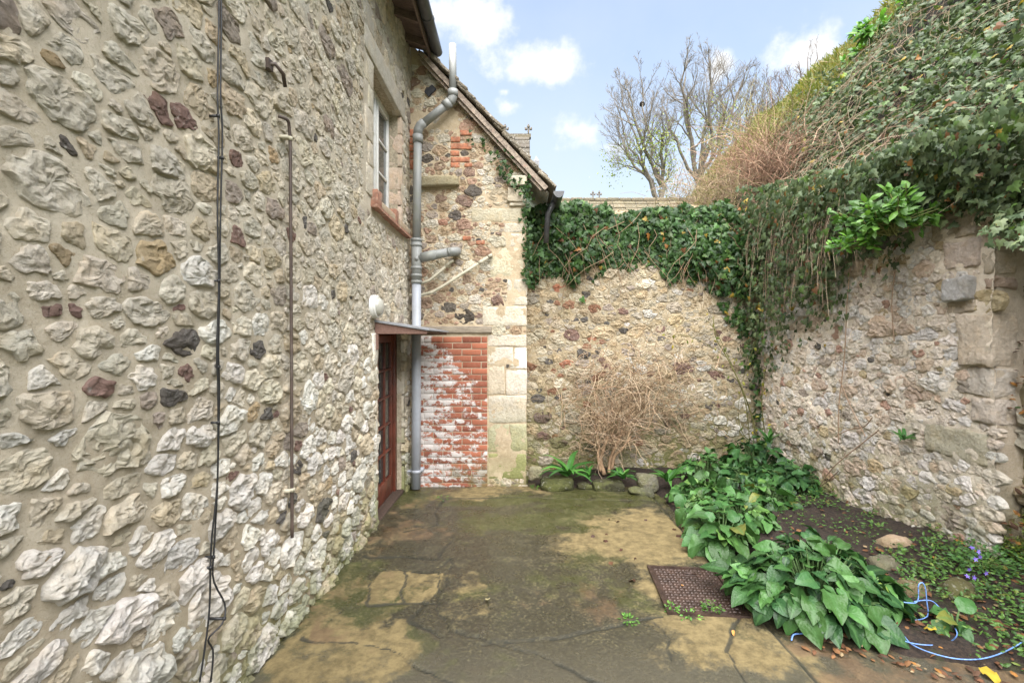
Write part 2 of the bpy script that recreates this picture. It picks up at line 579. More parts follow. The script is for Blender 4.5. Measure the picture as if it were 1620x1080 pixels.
def build_stones(S, r, aspect, frame, gap, amp, tint, seed, depth=.03, K=20, rough=1.0, jitter=.12, keep=None, power=9, maxk=1.35, embed=None, under=None, sel=None, fine=False, crag=.5):
    """returns per-stone vertex arrays (n, V, 3), faces and colours"""
    O, U, Vv, Nn = [np.array(a, float) for a in frame]
    rad, th = outlines(S, r, gap, K, jitter, maxk, power)
    g = np.random.default_rng(seed)
    if sel is not None:
        S, r, rad = S[sel], r[sel], rad[sel]
        if embed is not None: embed = embed[sel]
    n = len(S)
    ar = np.arange(n)[:, None] * np.ones((1, K)); ct, st = np.cos(th) * np.ones((n, 1)), np.sin(th) * np.ones((n, 1))
    jit = vnoise(np.stack([ct * 1.6 + ar * 7.7, st * 1.6, ar * 3.1], -1)) - .5
    jit2 = vnoise(np.stack([ct * 4 + ar * 5.7, st * 4, ar * 1.1], -1)) - .5
    rad = rad * (1 + jitter * 2.2 * jit + jitter * 1.2 * jit2)
    if fine:
        fr = np.array((1.03, .994, .955, .88, .77, .64, .50, .34, .18)); hp = np.array((-1.0, .42, .78, .92, .98, 1.0, 1.0, 1.0, 1.0))
    else:
        fr = np.array((1.03, .992, .94, .82, .62, .34)); hp = np.array((-1.0, .42, .80, .94, 1.0, 1.0))
    a = amp * (0.6 + 0.8 * g.random(n)) * np.clip(r / .05, .6, 1.7)
    if embed is not None: a = a * embed
    du = (rad[:, None, :] * fr[None, :, None]) * np.cos(th) * aspect
    dv = (rad[:, None, :] * fr[None, :, None]) * np.sin(th)
    hpf = np.repeat(hp, K)
    du = np.concatenate([du.reshape(n, -1), np.zeros((n, 1))], 1)
    dv = np.concatenate([dv.reshape(n, -1), np.zeros((n, 1))], 1)
    hpf = np.concatenate([hpf, [1.0]])
    top = np.broadcast_to(hpf > 0, du.shape)
    # knapped faces: the lowest of a handful of tilted planes
    fu, fv = du / aspect / r[:, None], dv / r[:, None]
    face = np.full(du.shape, 1.15)
    for j in range(8):
        ph = g.uniform(0, 2 * math.pi, n)[:, None]; sl = g.uniform(.05, 1.0, n)[:, None] ** 1.3; c0 = g.uniform(.72, 1.35, n)[:, None]
        face = np.minimum(face, c0 - sl * (fu * np.cos(ph) + fv * np.sin(ph)) * .8)
    face = np.clip(face, .12, 1.2)
    # broken ledges: each patch of the face is a plane of its own
    m8 = 11
    su, sv = g.uniform(-1.1, 1.1, (n, m8)), g.uniform(-1.1, 1.1, (n, m8)); sh_ = g.uniform(-.5, .45, (n, m8)); sa, sb_ = g.normal(0, .45, (n, m8)), g.normal(0, .45, (n, m8))
    best = np.full(du.shape, 1e9); led = np.zeros(du.shape)
    wu = fu + fbm(np.stack([fu, fv, np.arange(n)[:, None] * np.ones_like(fu)], -1), 1.7, 2) * .5
    for j in range(m8):
        d2 = (wu - su[:, j:j + 1]) ** 2 + ((fv - sv[:, j:j + 1]) * 1.4) ** 2
        k2 = d2 < best
        best = np.where(k2, d2, best); led = np.where(k2, sh_[:, j:j + 1] + sa[:, j:j + 1] * (wu - su[:, j:j + 1]) + sb_[:, j:j + 1] * (fv - sv[:, j:j + 1]), led)
    face = np.clip(face + crag * led, .30, 1.5)
    h = np.where(top, (a[:, None] * face + .0045) * hpf[None], -depth)
    loc = np.stack([du, dv, h], -1)
    off = g.uniform(0, 60, (n, 1, 3))
    q = loc + off
    n1 = fbm(q, 20, 4, .6); n2 = np.abs(fbm(q + 9, 34, 3, .6))
    k = (.30 * np.clip(r, .03, .10) + .005)[:, None] * rough
    if embed is not None: k = k * np.clip(embed, .55, 1.1)[:, None]
    h2 = h + np.where(top, (n1 * 1.3 - n2 * 1.1) * k * (.35 + .65 * hpf[None]), 0)
    du2 = du + fbm(q + 21, 20, 3) * .20 * r[:, None]
    dv2 = dv + fbm(q + 41, 20, 3) * .20 * r[:, None]
    cu, cv = S[:, 0] * aspect, S[:, 1]
    if under is not None:                  # sit on the same uneven face as the mortar
        rgh, scl, sd_, am = under
        qq = np.stack([cu, cv, np.full(n, sd_ * 3.3)], -1)
        h2 = h2 + (fbm(qq, scl, 2, .62) * rgh * 1.1 + fbm(qq, 1.1, 3) * am * 2)[:, None]
    pos = O + (cu[:, None] + du2)[..., None] * U + (cv[:, None] + dv2)[..., None] * Vv + h2[..., None] * Nn
    m = len(fr)
    j = np.arange(K); kx = (j + 1) % K
    Q = np.vstack([np.stack([i * K + j, i * K + kx, (i + 1) * K + kx, (i + 1) * K + j], 1) for i in range(m - 1)])
    T = np.stack([(m - 1) * K + j, (m - 1) * K + kx, np.full(K, m * K)], 1)
    if np.dot(np.cross(U, Vv), Nn) < 0: Q = Q[:, ::-1]; T = T[:, ::-1]
    centre = O + cu[:, None] * U + cv[:, None] * Vv
    return pos, Q, T, centre, rad


def emit_stones(pos, Q, T, centre, r, tint, mat, parent, most=300, name='stone', rest='small_rubble', normal=(1, 0, 0), inside=None):
    n = len(pos)
    d = np.maximum(centre[:, 1], .3)
    sx = CX + centre[:, 0] / d * F; sy = CY - (centre[:, 2] - EYE) / d * F
    vis = (sx > -10) & (sx < 1630) & (sy > -10) & (sy < 1090) & (centre[:, 1] > .4)
    if inside is not None: vis &= inside(sx, sy)
    eye = np.array((0, 0, EYE)) - centre
    facing = np.abs(eye @ np.array(normal, float)) / np.linalg.norm(eye, axis=1)
    area = (r * F / d) ** 2 * facing * vis
    order = np.argsort(-area)
    single = [i for i in order[:most] if area[i] > 6]
    s = set(single)
    pl = np.array(world_loc(parent))
    for i in single:
        me = np_mesh(name, pos[i] - centre[i], [Q, T], np.broadcast_to(tint[i], pos[i].shape), False)
        o = add(name, me, mat, parent)
        o.location = centre[i] - pl
    others = [i for i in range(n) if i not in s]
    if others:
        g = Geo()
        for i in others: g.push(pos[i], T, Q, tint[i])
        part(rest, g, mat, parent, smooth=False, kind='stuff')
    return len(single), len(others)


def wall_grid(us, vs_fn, nv, frame, rough, scale, seed, holes=(), tintf=None, name='wall', amp2=0):
    """uneven mortar face: columns us, each from vs_fn(u)[0] to [1]; holes = rects (u0,u1,v0,v1) on exact grid lines"""
    O, U, Vv, Nn = [np.array(a, float) for a in frame]
    us = np.asarray(us, float)
    if holes:
        vs_ = np.asarray(nv, float)
        uu, vv = np.meshgrid(us, vs_, indexing='ij')
    else:
        t = np.linspace(0, 1, nv)
        lo, hi = zip(*[vs_fn(u) for u in us])
        uu = np.repeat(us[:, None], nv, 1)
        vv = np.array(lo)[:, None] + (np.array(hi) - np.array(lo))[:, None] * t[None]
    q = np.stack([uu, vv, np.full_like(uu, seed * 3.3)], -1)
    h = fbm(q, scale, 6, .62) * rough * 2 + (fbm(q, 1.1, 3) * amp2 * 2 if amp2 else 0)
    nu, nn = uu.shape
    pos = O + uu[..., None] * U + vv[..., None] * Vv + h[..., None] * Nn
    i = np.arange(nu - 1)[:, None] * nn; j = np.arange(nn - 1)[None]
    Q = np.stack([i + j, i + nn + j, i + nn + j + 1, i + j + 1], -1)
    if np.dot(np.cross(U, Vv), Nn) < 0: Q = Q[..., ::-1]
    keep = np.ones(Q.shape[:2], bool)
    cu = (uu[:-1, :-1] + uu[1:, 1:]) / 2; cv = (vv[:-1, :-1] + vv[1:, 1:]) / 2
    for a, b_, c, d in holes: keep &= ~((cu > a) & (cu < b_) & (cv > c) & (cv < d))
    Q = Q[keep]
    C = np.ones(pos.shape) if tintf is None else tintf(uu, vv, q)
    return pos.reshape(-1, 3), Q.reshape(-1, 4), C.reshape(-1, 3)


def grid_lines(a, b_, step, snaps=()):
    v = list(np.arange(a, b_ + 1e-6, step))
    for s in snaps:
        v = [x for x in v if abs(x - s) > step * .45] + [s]
    return sorted(v)


# ================================================================== SETTING: ground
def floor_height(x, y):
    return gz(y)


ground = Geo()
ground.push([(-300, -300, -1.2), (300, -300, -1.2), (300, 400, -1.2), (-300, 400, -1.2)], None, [(0, 1, 2, 3)], (.07, .09, .03))
part('ground', ground, M_TINT, None, kind='structure', label='grassy ground beyond the yard walls')

# ---- yard floor: one cast concrete sheet, its stains held as masks on the mesh
fx = np.arange(-1.40, 3.6, .0135); fy = np.arange(-0.9, 5.62, .0135)
XX, YY = np.meshgrid(fx, fy, indexing='ij')
pq = np.stack([XX, YY, np.zeros_like(XX)], -1)
wob = np.stack([fbm(pq + 5, 2.2, 5, .6), fbm(pq + 50, 2.2, 5, .6)], -1)
fine = fbm(pq + 90, 9, 4, .6)


def blob(px0, py0, px1, py1, soft=.55, wobk=.55, box=False):
    """stain whose outline sits where the photo shows it on the floor"""
    (xa, ya), (xb, yb) = G(px0, py1), G(px1, py0)
    (xc, _), (xd, _) = G(px0, py0), G(px1, py1)
    x0, x1 = (xa + xc) / 2, (xb + xd) / 2
    y0, y1 = ya, yb
    cx, cy, hx, hy = (x0 + x1) / 2, (y0 + y1) / 2, abs(x1 - x0) / 2, abs(y1 - y0) / 2
    dx = (XX + wob[..., 0] * wobk - cx) / hx; dy = (YY + wob[..., 1] * wobk - cy) / hy
    d = np.maximum(abs(dx), abs(dy)) if box else np.hypot(dx, dy)
    return np.clip((1 + soft - d) / (2 * soft), 0, 1)


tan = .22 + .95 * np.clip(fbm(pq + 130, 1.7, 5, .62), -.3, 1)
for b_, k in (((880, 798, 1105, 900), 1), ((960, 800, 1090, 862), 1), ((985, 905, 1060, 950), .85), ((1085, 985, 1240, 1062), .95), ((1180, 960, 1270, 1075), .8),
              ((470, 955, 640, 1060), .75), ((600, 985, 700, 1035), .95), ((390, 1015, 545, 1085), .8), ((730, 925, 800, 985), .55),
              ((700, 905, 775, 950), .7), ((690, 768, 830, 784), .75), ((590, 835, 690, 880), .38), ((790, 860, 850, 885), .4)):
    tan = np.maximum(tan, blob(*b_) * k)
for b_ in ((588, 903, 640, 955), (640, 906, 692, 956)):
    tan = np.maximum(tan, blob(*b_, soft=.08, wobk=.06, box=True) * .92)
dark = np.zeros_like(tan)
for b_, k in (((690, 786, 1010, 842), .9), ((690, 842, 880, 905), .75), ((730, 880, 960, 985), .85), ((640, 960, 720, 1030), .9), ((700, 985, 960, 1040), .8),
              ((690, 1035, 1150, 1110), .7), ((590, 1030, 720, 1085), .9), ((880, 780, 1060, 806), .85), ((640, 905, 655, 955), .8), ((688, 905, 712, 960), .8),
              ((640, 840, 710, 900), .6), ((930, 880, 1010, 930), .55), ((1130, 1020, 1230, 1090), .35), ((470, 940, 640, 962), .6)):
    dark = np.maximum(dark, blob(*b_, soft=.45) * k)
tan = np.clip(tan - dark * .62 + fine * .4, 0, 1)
moss = np.clip(.46 + fbm(pq + 170, 1.6, 5, .62) * 1.3, 0, 1)
for b_, k in (((560, 925, 690, 975), .9), ((700, 780, 900, 800), 1), ((400, 1000, 600, 1040), .7), ((640, 1000, 700, 1060), .8), ((900, 860, 1010, 900), .5)):
    moss = np.maximum(moss, blob(*b_) * k)
moss = np.clip(moss + fine * .3, 0, 1)
red = np.zeros_like(tan)
for b_, k in (((590, 815, 690, 885), .75), ((600, 775, 700, 830), .6), ((480, 965, 590, 1005), .8), ((870, 925, 980, 990), .7), ((940, 965, 1000, 1000), .5), ((545, 1005, 600, 1030), .6), ((560, 900, 610, 955), .6)):
    red = np.maximum(red, blob(*b_, soft=.5) * k)
red = np.clip(red * (.8 + fine), 0, 1)


def polyline_dist(pts):
    d = np.full(XX.shape, 9.0)
    x, y = XX + wob[..., 0] * .07 + fine * .035, YY + wob[..., 1] * .07 + fine * .03
    for (ax, ay), (bx, by) in zip(pts[:-1], pts[1:]):
        vx, vy = bx - ax, by - ay
        t = np.clip(((x - ax) * vx + (y - ay) * vy) / (vx * vx + vy * vy + 1e-9), 0, 1)
        d = np.minimum(d, np.hypot(x - ax - t * vx, y - ay - t * vy))
    return d


crack = np.full(XX.shape, 9.0)
for line in (((570, 1018), (640, 1032), (672, 1060), (740, 1090)), ((680, 905), (712, 880), (700, 930), (650, 985), (700, 1010)),
             ((760, 1020), (880, 1008), (960, 990), (1055, 975)), ((1040, 985), (1060, 1010), (1058, 1040)),
             ((588, 956), (640, 955), (690, 958), (720, 1000)), ((640, 904), (637, 955)), ((590, 903), (640, 903), (692, 905), (690, 957)), ((588, 903), (586, 956)), ((570, 880), (690, 884), (712, 850)), ((700, 790), (690, 830), (640, 842)), ((690, 787), (830, 786), (1055, 792)), ((730, 1000), (850, 1040), (960, 1085)), ((480, 1010), (560, 1016)), ((1178, 980), (1150, 1030), (1180, 1082))):
    crack = np.minimum(crack, polyline_dist([G(*p) for p in line]))
JX = 1.415                                # construction joint on the right
joint = np.abs(XX - (JX + (YY - 2.5) * .03) + fine * .012)
edge_l = XX - WX + fine * .06              # along the foot of the house wall
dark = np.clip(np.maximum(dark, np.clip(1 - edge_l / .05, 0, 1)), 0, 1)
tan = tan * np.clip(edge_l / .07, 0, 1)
H = gz(YY) + fbm(pq, 1.1, 3) * .012 + fine * .004 + (tan - .4) * .006
H -= np.clip(1 - crack / .018, 0, 1) * .010
H -= np.clip(1 - joint / .022, 0, 1) * .02
H = np.where(XX > JX + .015, H - .018, H)
nyy = len(fy)
ii = np.arange(len(fx) - 1)[:, None] * nyy; jj = np.arange(nyy - 1)[None]
FQ = np.stack([ii + jj, ii + nyy + jj, ii + nyy + jj + 1, ii + jj + 1], -1).reshape(-1, 4)
red = np.where((XX > JX) & (YY < 3.0), np.maximum(red, .6 + fine * 1.2), red)
crk = np.clip(1 - np.minimum(crack * (1 + np.clip(fbm(pq + 33, 3, 3) * 3, -.4, 2)), joint) / .019, 0, 1)
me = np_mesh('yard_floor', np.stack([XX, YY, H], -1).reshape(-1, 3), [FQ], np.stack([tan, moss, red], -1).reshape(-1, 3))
a_ = me.attributes.new('crack', 'FLOAT', 'POINT'); a_.data.foreach_set('value', np.clip(np.maximum(crk, dark * .35 - .05), 0, 1).astype(np.float32).ravel())


def floor_material():
    m, nt, b, out = mat_new('stained concrete'); n = N(nt)
    at = n.attr()
    s = n.n.new('ShaderNodeSeparateColor'); nt.links.new(at.outputs['Color'], s.inputs[0])
    t, g_, r_ = s.outputs
    nf = n.noise(60, 7, .8); nm = n.noise(13, 7, .74); ng = n.noise(230, 4, .8); nb = n.noise(4.5, 6, .7)
    jig = n.math('ADD', n.math('MULTIPLY', n.math('SUBTRACT', nf, .5), .8), n.math('ADD', n.math('MULTIPLY', n.math('SUBTRACT', nm, .5), .75), n.math('MULTIPLY', n.math('SUBTRACT', nb, .5), .7)))
    tt = n.ramp(n.math('ADD', t, jig), .16, .74)
    gg = n.ramp(n.math('ADD', g_, jig), .36, .72)
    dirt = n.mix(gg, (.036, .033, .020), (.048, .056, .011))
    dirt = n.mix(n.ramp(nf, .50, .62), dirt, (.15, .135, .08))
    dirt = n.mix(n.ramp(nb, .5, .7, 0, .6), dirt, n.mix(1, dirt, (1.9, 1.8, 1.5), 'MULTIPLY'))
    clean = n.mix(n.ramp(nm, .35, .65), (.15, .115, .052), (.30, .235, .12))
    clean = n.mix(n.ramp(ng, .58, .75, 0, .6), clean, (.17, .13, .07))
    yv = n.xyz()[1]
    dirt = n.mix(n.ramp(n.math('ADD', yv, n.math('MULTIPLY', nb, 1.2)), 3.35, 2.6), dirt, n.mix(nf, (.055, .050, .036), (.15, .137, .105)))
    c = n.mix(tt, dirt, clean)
    c = n.mix(n.math('MULTIPLY', n.ramp(n.math('ADD', r_, jig), .35, .85), .62), c, n.mix(nm, (.13, .075, .045), (.22, .14, .085)))
    c = n.mix(1, c, (.74, .72, .62), 'MULTIPLY')
    c = n.mix(n.ramp(ng, .62, .74, 0, .6), c, (.30, .27, .19))
    c = n.mix(n.ramp(ng, .26, .40, .7, 0), c, (.025, .022, .012))
    ck = n.attr('crack').outputs['Fac']
    c = n.mix(n.math('MULTIPLY', n.ramp(n.math('ADD', ck, n.math('MULTIPLY', jig, .5)), .3, .75), .85), c, (.022, .022, .014))
    nt.links.new(c, b.inputs['Base Color'])
    nt.links.new(n.ramp(n.math('ADD', nb, n.math('MULTIPLY', tt, .25)), .35, .75, .22, .8), b.inputs['Roughness'])
    b.inputs['Specular IOR Level'].default_value = .5
    nt.links.new(n.ramp(n.math('ADD', tt, n.math('MULTIPLY', n.math('SUBTRACT', nb, .5), 1.2)), .55, .1, 0, .3), b.inputs['Coat Weight'])
    b.inputs['Coat Roughness'].default_value = .22
    h = n.math('ADD', n.math('MULTIPLY', nf, 1), n.math('MULTIPLY', ng, .55))
    nt.links.new(n.bump(h, .8, .011), b.inputs['Normal'])
    return m


M_FLOOR = floor_material()
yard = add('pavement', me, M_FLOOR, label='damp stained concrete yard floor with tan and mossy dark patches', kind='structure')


def floor_z(x, y):
    i = int(np.clip((x + 1.40) / .0135, 0, len(fx) - 1)); j = int(np.clip((y + .9) / .0135, 0, len(fy) - 1))
    return float(H[i, j])


# ---- soil bed along the back and right walls
sx_ = np.arange(.14, 3.75, .03); sy_ = np.arange(1.2, 6.15, .03)
BX, BY = np.meshgrid(sx_, sy_, indexing='ij')
bq = np.stack([BX, BY, np.zeros_like(BX) + 4], -1)
bw = fbm(bq, 3, 4) * .10


def bed_inside(x, y, wv=0):
    """signed metres inside the bed"""
    right = np.minimum(x - (1.46 + .02 * (y - 2.5)), y - (2.62 - .42 * (x - 1.5)))
    back = np.minimum(y - 5.36, x - .12)
    return np.maximum(right, back) + wv


def soil_height(x, y, wv=0, nz=0):
    s = bed_inside(x, y, wv)
    z = gz(y) - .07 + np.clip(s / .12, -.4, 1) * .09 + np.clip(s, 0, 1.6) * .07 + nz
    z = z + np.clip((x - 2.55) / .7, 0, 1) ** 1.5 * .16 * np.clip((4.4 - y) / 1.2, 0, 1)
    return z


SZ = soil_height(BX, BY, bw, fbm(bq + 3, 7, 5, .6) * .05)
ny_ = len(sy_)
ii = np.arange(len(sx_) - 1)[:, None] * ny_; jj = np.arange(ny_ - 1)[None]
SQ = np.stack([ii + jj, ii + ny_ + jj, ii + ny_ + jj + 1, ii + jj + 1], -1)
ins = (bed_inside(BX, BY, bw) > -.10)
kp = ins[:-1, :-1] | ins[1:, 1:]
sm, snt, sb, sout = mat_new('soil'); n_ = N(snt)
c_ = n_.mix(n_.ramp(n_.noise(60, 5, .7), .35, .65), (.018, .012, .009), (.055, .036, .024))
c_ = n_.mix(n_.ramp(n_.noise(6, 5, .65), .55, .7, 0, .55), c_, (.05, .06, .018))
snt.links.new(c_, sb.inputs['Base Color']); sb.inputs['Roughness'].default_value = .95
snt.links.new(n_.bump(n_.noise(80, 6, .75), 1, .03), sb.inputs['Normal'])
me = np_mesh('soil_bed', np.stack([BX, BY, SZ], -1).reshape(-1, 3), [SQ[kp]], None)
soil = add('soil_bed', me, sm, label='dark bare soil of the planting bed', kind='structure')


def soil_z(x, y):
    i = int(np.clip((x - .14) / .03, 0, len(sx_) - 1)); j = int(np.clip((y - 1.2) / .03, 0, len(sy_) - 1))
    if not (bed_inside(x, y, float(bw[i, j])) > -.02): return floor_z(x, y)
    return float(SZ[i, j])


# ---- bank behind the right wall
def wall_top(y):
    return np.interp(y, (0, 2.6, 3.2, 4.4, 6.0, 7.5), (2.5, 2.55, 2.62, 2.75, 3.15, 3.25))


def bank_z(x, y):
    s = np.maximum(x - 3.2, 0)
    crest = 6.5 + .25 * np.sin(y * .7)
    z = wall_top(y) - .1 + np.minimum(s, crest) * 1.08 + np.clip(s - crest, 0, 40) * .18
    z = z + np.where(x < 3.2, (x - 3.2) * .55, 0)
    return z - np.clip(y - 19, 0, 30) * .55


hx_ = np.concatenate([np.arange(-.5, 3.3, .25), np.arange(3.3, 10, .16), np.arange(10, 30, 1.0)])
hy_ = np.concatenate([np.arange(-3, 12, .16), np.arange(12, 40, .5)])
HX, HY = np.meshgrid(hx_, hy_, indexing='ij')
hq = np.stack([HX, HY, np.zeros_like(HX)], -1)
HZ = bank_z(HX, HY) + (fbm(hq, .9, 4) * .35 + fbm(hq + 7, .38, 2) * .9) * np.clip((HX - 3.2) / .8, 0, 1)
nh = len(hy_)
ii = np.arange(len(hx_) - 1)[:, None] * nh; jj = np.arange(nh - 1)[None]
HQ = np.stack([ii + jj, ii + nh + jj, ii + nh + jj + 1, ii + jj + 1], -1)
kp = ((HX[:-1, :-1] >= 3.15) | (HY[:-1, :-1] > 6.4))
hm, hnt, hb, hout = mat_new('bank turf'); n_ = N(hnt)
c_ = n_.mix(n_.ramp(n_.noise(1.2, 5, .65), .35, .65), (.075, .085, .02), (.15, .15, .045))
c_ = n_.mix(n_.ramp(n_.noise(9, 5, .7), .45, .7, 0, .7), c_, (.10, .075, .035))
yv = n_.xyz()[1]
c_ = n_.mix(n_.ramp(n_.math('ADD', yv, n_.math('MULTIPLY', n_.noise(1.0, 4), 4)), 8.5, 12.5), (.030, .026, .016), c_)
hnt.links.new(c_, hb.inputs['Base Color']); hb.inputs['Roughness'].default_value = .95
hnt.links.new(n_.bump(n_.noise(25, 6, .75), 1, .08), hb.inputs['Normal'])
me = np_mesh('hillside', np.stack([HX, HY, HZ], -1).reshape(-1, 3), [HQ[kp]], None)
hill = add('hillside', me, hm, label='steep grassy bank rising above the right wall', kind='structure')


def bank_surface(x, y):
    q = np.stack([np.asarray(x, float), np.asarray(y, float), np.zeros_like(np.asarray(x, float))], -1)
    return bank_z(np.asarray(x, float), np.asarray(y, float)) + (fbm(q, .9, 4) * .35 + fbm(q + 7, .38, 2) * .9) * np.clip((np.asarray(x) - 3.2) / .8, 0, 1)

# ================================================================== HOUSE on the left
GREYC, CREAM, WHITE, BUFF = (.655, .61, .515), (.66, .605, .485), (.80, .775, .715), (.58, .50, .37)
FLINT, MAROON, RUST, MAUVE, BRICKC = (.14, .13, .12), (.25, .165, .14), (.47, .37, .24), (.40, .345, .295), (.42, .19, .12)


def jitcol(c, k=.12):
    v = 1 + rnd.uniform(-k, k)
    return tuple(min(1, max(.01, x * v * (1 + rnd.uniform(-.015, .015)))) for x in c)


house = thing('stone_house', 'rubble stone house side wall with a red glazed door and an upper window', 'house', (WX, 3.0, 0))
DY0, DY1, DZ1 = 4.22, 5.24, 1.76            # door opening
VY0, VY1, VZ0, VZ1 = 4.09, 5.07, 2.90, 4.07   # window opening
FRAME1 = ((WX, 0, 0), (0, 1, 0), (0, 0, 1), (1, 0, 0))
us = grid_lines(-1.5, 5.52, .022, (DY0, DY1, VY0, VY1))
vsl = grid_lines(-.25, 5.35, .022, (DZ1, VZ0, VZ1))


def tint1(uu, vv, q):
    k = .95 + .16 * fbm(q + 4, .9, 4)
    low = np.clip(1 - vv / 1.9, 0, 1) * .26
    return np.stack([k - low * .8, k - low, k - low * 1.25], -1)


V_, Q_, C_ = wall_grid(us, None, vsl, FRAME1, .0085, 7, 1, holes=((DY0, DY1, -1, DZ1), (VY0, VY1, VZ0, VZ1)), tintf=tint1, amp2=.012)
me = np_mesh('wall', V_, [Q_], C_)
hwall = part('wall', me, M_MORT1, house)

ASP = 1.5
pins = [  # px, py, width, height, colour: the stones one can recognise
    (255, 174, 30, 42, MAROON), (294, 188, 32, 44, MAROON), (107, 231, 30, 22, FLINT), (371, 252, 27, 32, MAROON), (367, 302, 32, 50, MAUVE),
    (90, 492, 34, 20, MAROON), (123, 491, 22, 20, MAROON), (287, 541, 52, 52, FLINT), (268, 628, 36, 36, FLINT), (159, 612, 34, 28, MAROON), (293, 591, 30, 28, MAROON),
    (374, 374, 30, 26, MAROON), (432, 246, 18, 30, RUST), (245, 405, 78, 46, RUST), (362, 42, 40, 55, MAUVE), (392, 284, 26, 44, GREYC),
    (512, 803, 26, 40, FLINT), (4, 925, 14, 40, FLINT), (55, 892, 66, 62, WHITE), (62, 886, 24, 18, RUST), (335, 945, 62, 100, WHITE), (182, 702, 160, 96, CREAM),
    (78, 652, 102, 74, CREAM), (32, 745, 92, 100, CREAM), (381, 778, 44, 62, WHITE), (364, 664, 46, 44, WHITE), (272, 693, 46, 44, WHITE), (245, 870, 56, 66, WHITE),
    (195, 985, 80, 80, WHITE), (150, 1040, 60, 60, WHITE), (60, 1050, 60, 66, WHITE), (20, 1010, 44, 80, WHITE), (62, 805, 60, 40, CREAM), (130, 830, 62, 46, WHITE), (110, 970, 56, 44, WHITE),
    (172, 930, 52, 46, WHITE), (220, 858, 46, 50, WHITE), (270, 768, 36, 44, WHITE), (222, 720, 30, 26, CREAM), (158, 434, 86, 62, GREYC), (55, 412, 60, 60, GREYC),
    (315, 432, 48, 82, WHITE), (80, 290, 160, 84, GREYC), (95, 160, 112, 96, GREYC), (190, 205, 90, 40, GREYC), (175, 120, 66, 60, GREYC), (100, 70, 80, 50, GREYC),
    (205, 45, 70, 70, GREYC), (255, 110, 68, 74, CREAM), (225, 180, 60, 40, GREYC), (196, 230, 62, 46, GREYC), (265, 258, 58, 52, GREYC), (215, 310, 34, 34, CREAM), (230, 355, 60, 40, CREAM),
    (120, 375, 42, 36, BUFF), (270, 460, 52, 38, GREYC), (385, 472, 54, 44, GREYC), (110, 580, 48, 46, CREAM), (230, 497, 100, 34, GREYC), (150, 540, 80, 50, CREAM), (222, 595, 60, 40, WHITE),
    (340, 525, 50, 50, WHITE), (362, 588, 38, 36, WHITE), (425, 620, 46, 36, CREAM), (330, 690, 0, 0, 0), (408, 512, 34, 40, WHITE), (405, 555, 30, 22, FLINT),
    (420, 655, 22, 26, FLINT), (475, 680, 22, 36, MAUVE), (470, 702, 14, 26, MAROON), (456, 702, 16, 34, MAUVE), (487, 630, 28, 48, WHITE), (508, 660, 22, 22, CREAM), (445, 725, 26, 26, WHITE),
    (350, 740, 32, 34, WHITE), (460, 370, 16, 24, MAROON), (492, 362, 22, 18, MAUVE), (432, 330, 26, 44, MAUVE), (560, 560, 26, 26, WHITE), (550, 670, 18, 34, WHITE), (520, 650, 16, 28, CREAM),
    (466, 445, 0, 0, 0), (488, 470, 26, 44, WHITE), (510, 480, 18, 30, WHITE), (515, 330, 26, 30, GREYC), (553, 420, 24, 46, GREYC), (540, 310, 30, 44, GREYC), (530, 532, 24, 50, GREYC),
    (530, 740, 14, 20, WHITE), (520, 765, 12, 22, RUST), (462, 790, 18, 20, FLINT), (470, 740, 16, 22, FLINT), (560, 720, 12, 16, FLINT), (430, 780, 24, 40, CREAM), (410, 820, 24, 30, WHITE),
    (345, 880, 24, 20, WHITE), (395, 850, 34, 40, WHITE), (370, 1000, 40, 56, CREAM), (405, 905, 24, 44, WHITE), (270, 40, 44, 60, MAUVE), (60, 30, 80, 60, GREYC), (20, 120, 44, 60, GREYC),
    (300, 95, 50, 50, CREAM), (400, 80, 32, 60, GREYC), (410, 160, 34, 60, CREAM), (460, 60, 26, 60, GREYC), (450, 200, 24, 40, CREAM), (480, 240, 28, 50, CREAM), (520, 200, 20, 36, MAUVE)]
pin_uv, pin_c = [], []
for px, py, pw, ph, c in pins:
    if not pw: continue
    y0, _ = W(px - pw / 2, py); y1, _ = W(px + pw / 2, py); yc, zc = W(px, py)
    hw, hh = (y1 - y0) / 2, ph / 2 / F * yc
    pin_uv.append((yc, zc, math.sqrt(hw / 1.5 * hh) * .97)); pin_c.append(c)


def excl1(u, v, r):
    e = r * 1.1
    k = (u > DY0 - e - .02) & (u < DY1 + e + .02) & (v < DZ1 + e)
    k |= (u > VY0 - e - .27) & (u < VY1 + e + .10) & (v > VZ0 - .16 - e) & (v < VZ1 + .21 + e)
    return k


S, r_ = pack(-1.4, 5.45, -.05, 5.0, ((.105, .10), (.082, .20), (.06, .22), (.042, .15), (.028, .07), (.018, .02)), ASP, pin_uv, excl1, seed=3, fill=.84, tries=1.6)
cu, cv = S[:, 0] * ASP, S[:, 1]
tint = np.zeros((len(S), 3))
for i in range(len(S)):
    if i < len(pin_c): c = pin_c[i]; c = jitcol(c, .08)
    else:
        white = np.clip((1.75 - cv[i]) / 1.2, 0, 1)
        x = rnd.random()
        if r_[i] > .052 and x < .042: x = .5
        if x < .012: c = FLINT
        elif x < .020: c = MAROON
        elif x < .034: c = RUST
        elif x < .07: c = MAUVE
        elif x < .07 + .66 * white: c = WHITE
        elif x < .52: c = GREYC
        elif x < .86: c = CREAM
        else: c = BUFF
        c = jitcol(c, .16)
    tint[i] = c
emb = np.interp(cv, (0, 1.0, 1.9, 5), (1.35, 1.1, .5, .4))
near = np.where((cu > 1.0) & (cu < 3.6))[0]; far = np.where(~((cu > 1.0) & (cu < 3.6)))[0]
kw = dict(rough=.85, embed=emb, jitter=.2, maxk=1.48, power=26, under=(.0085, 7, 1, .012))
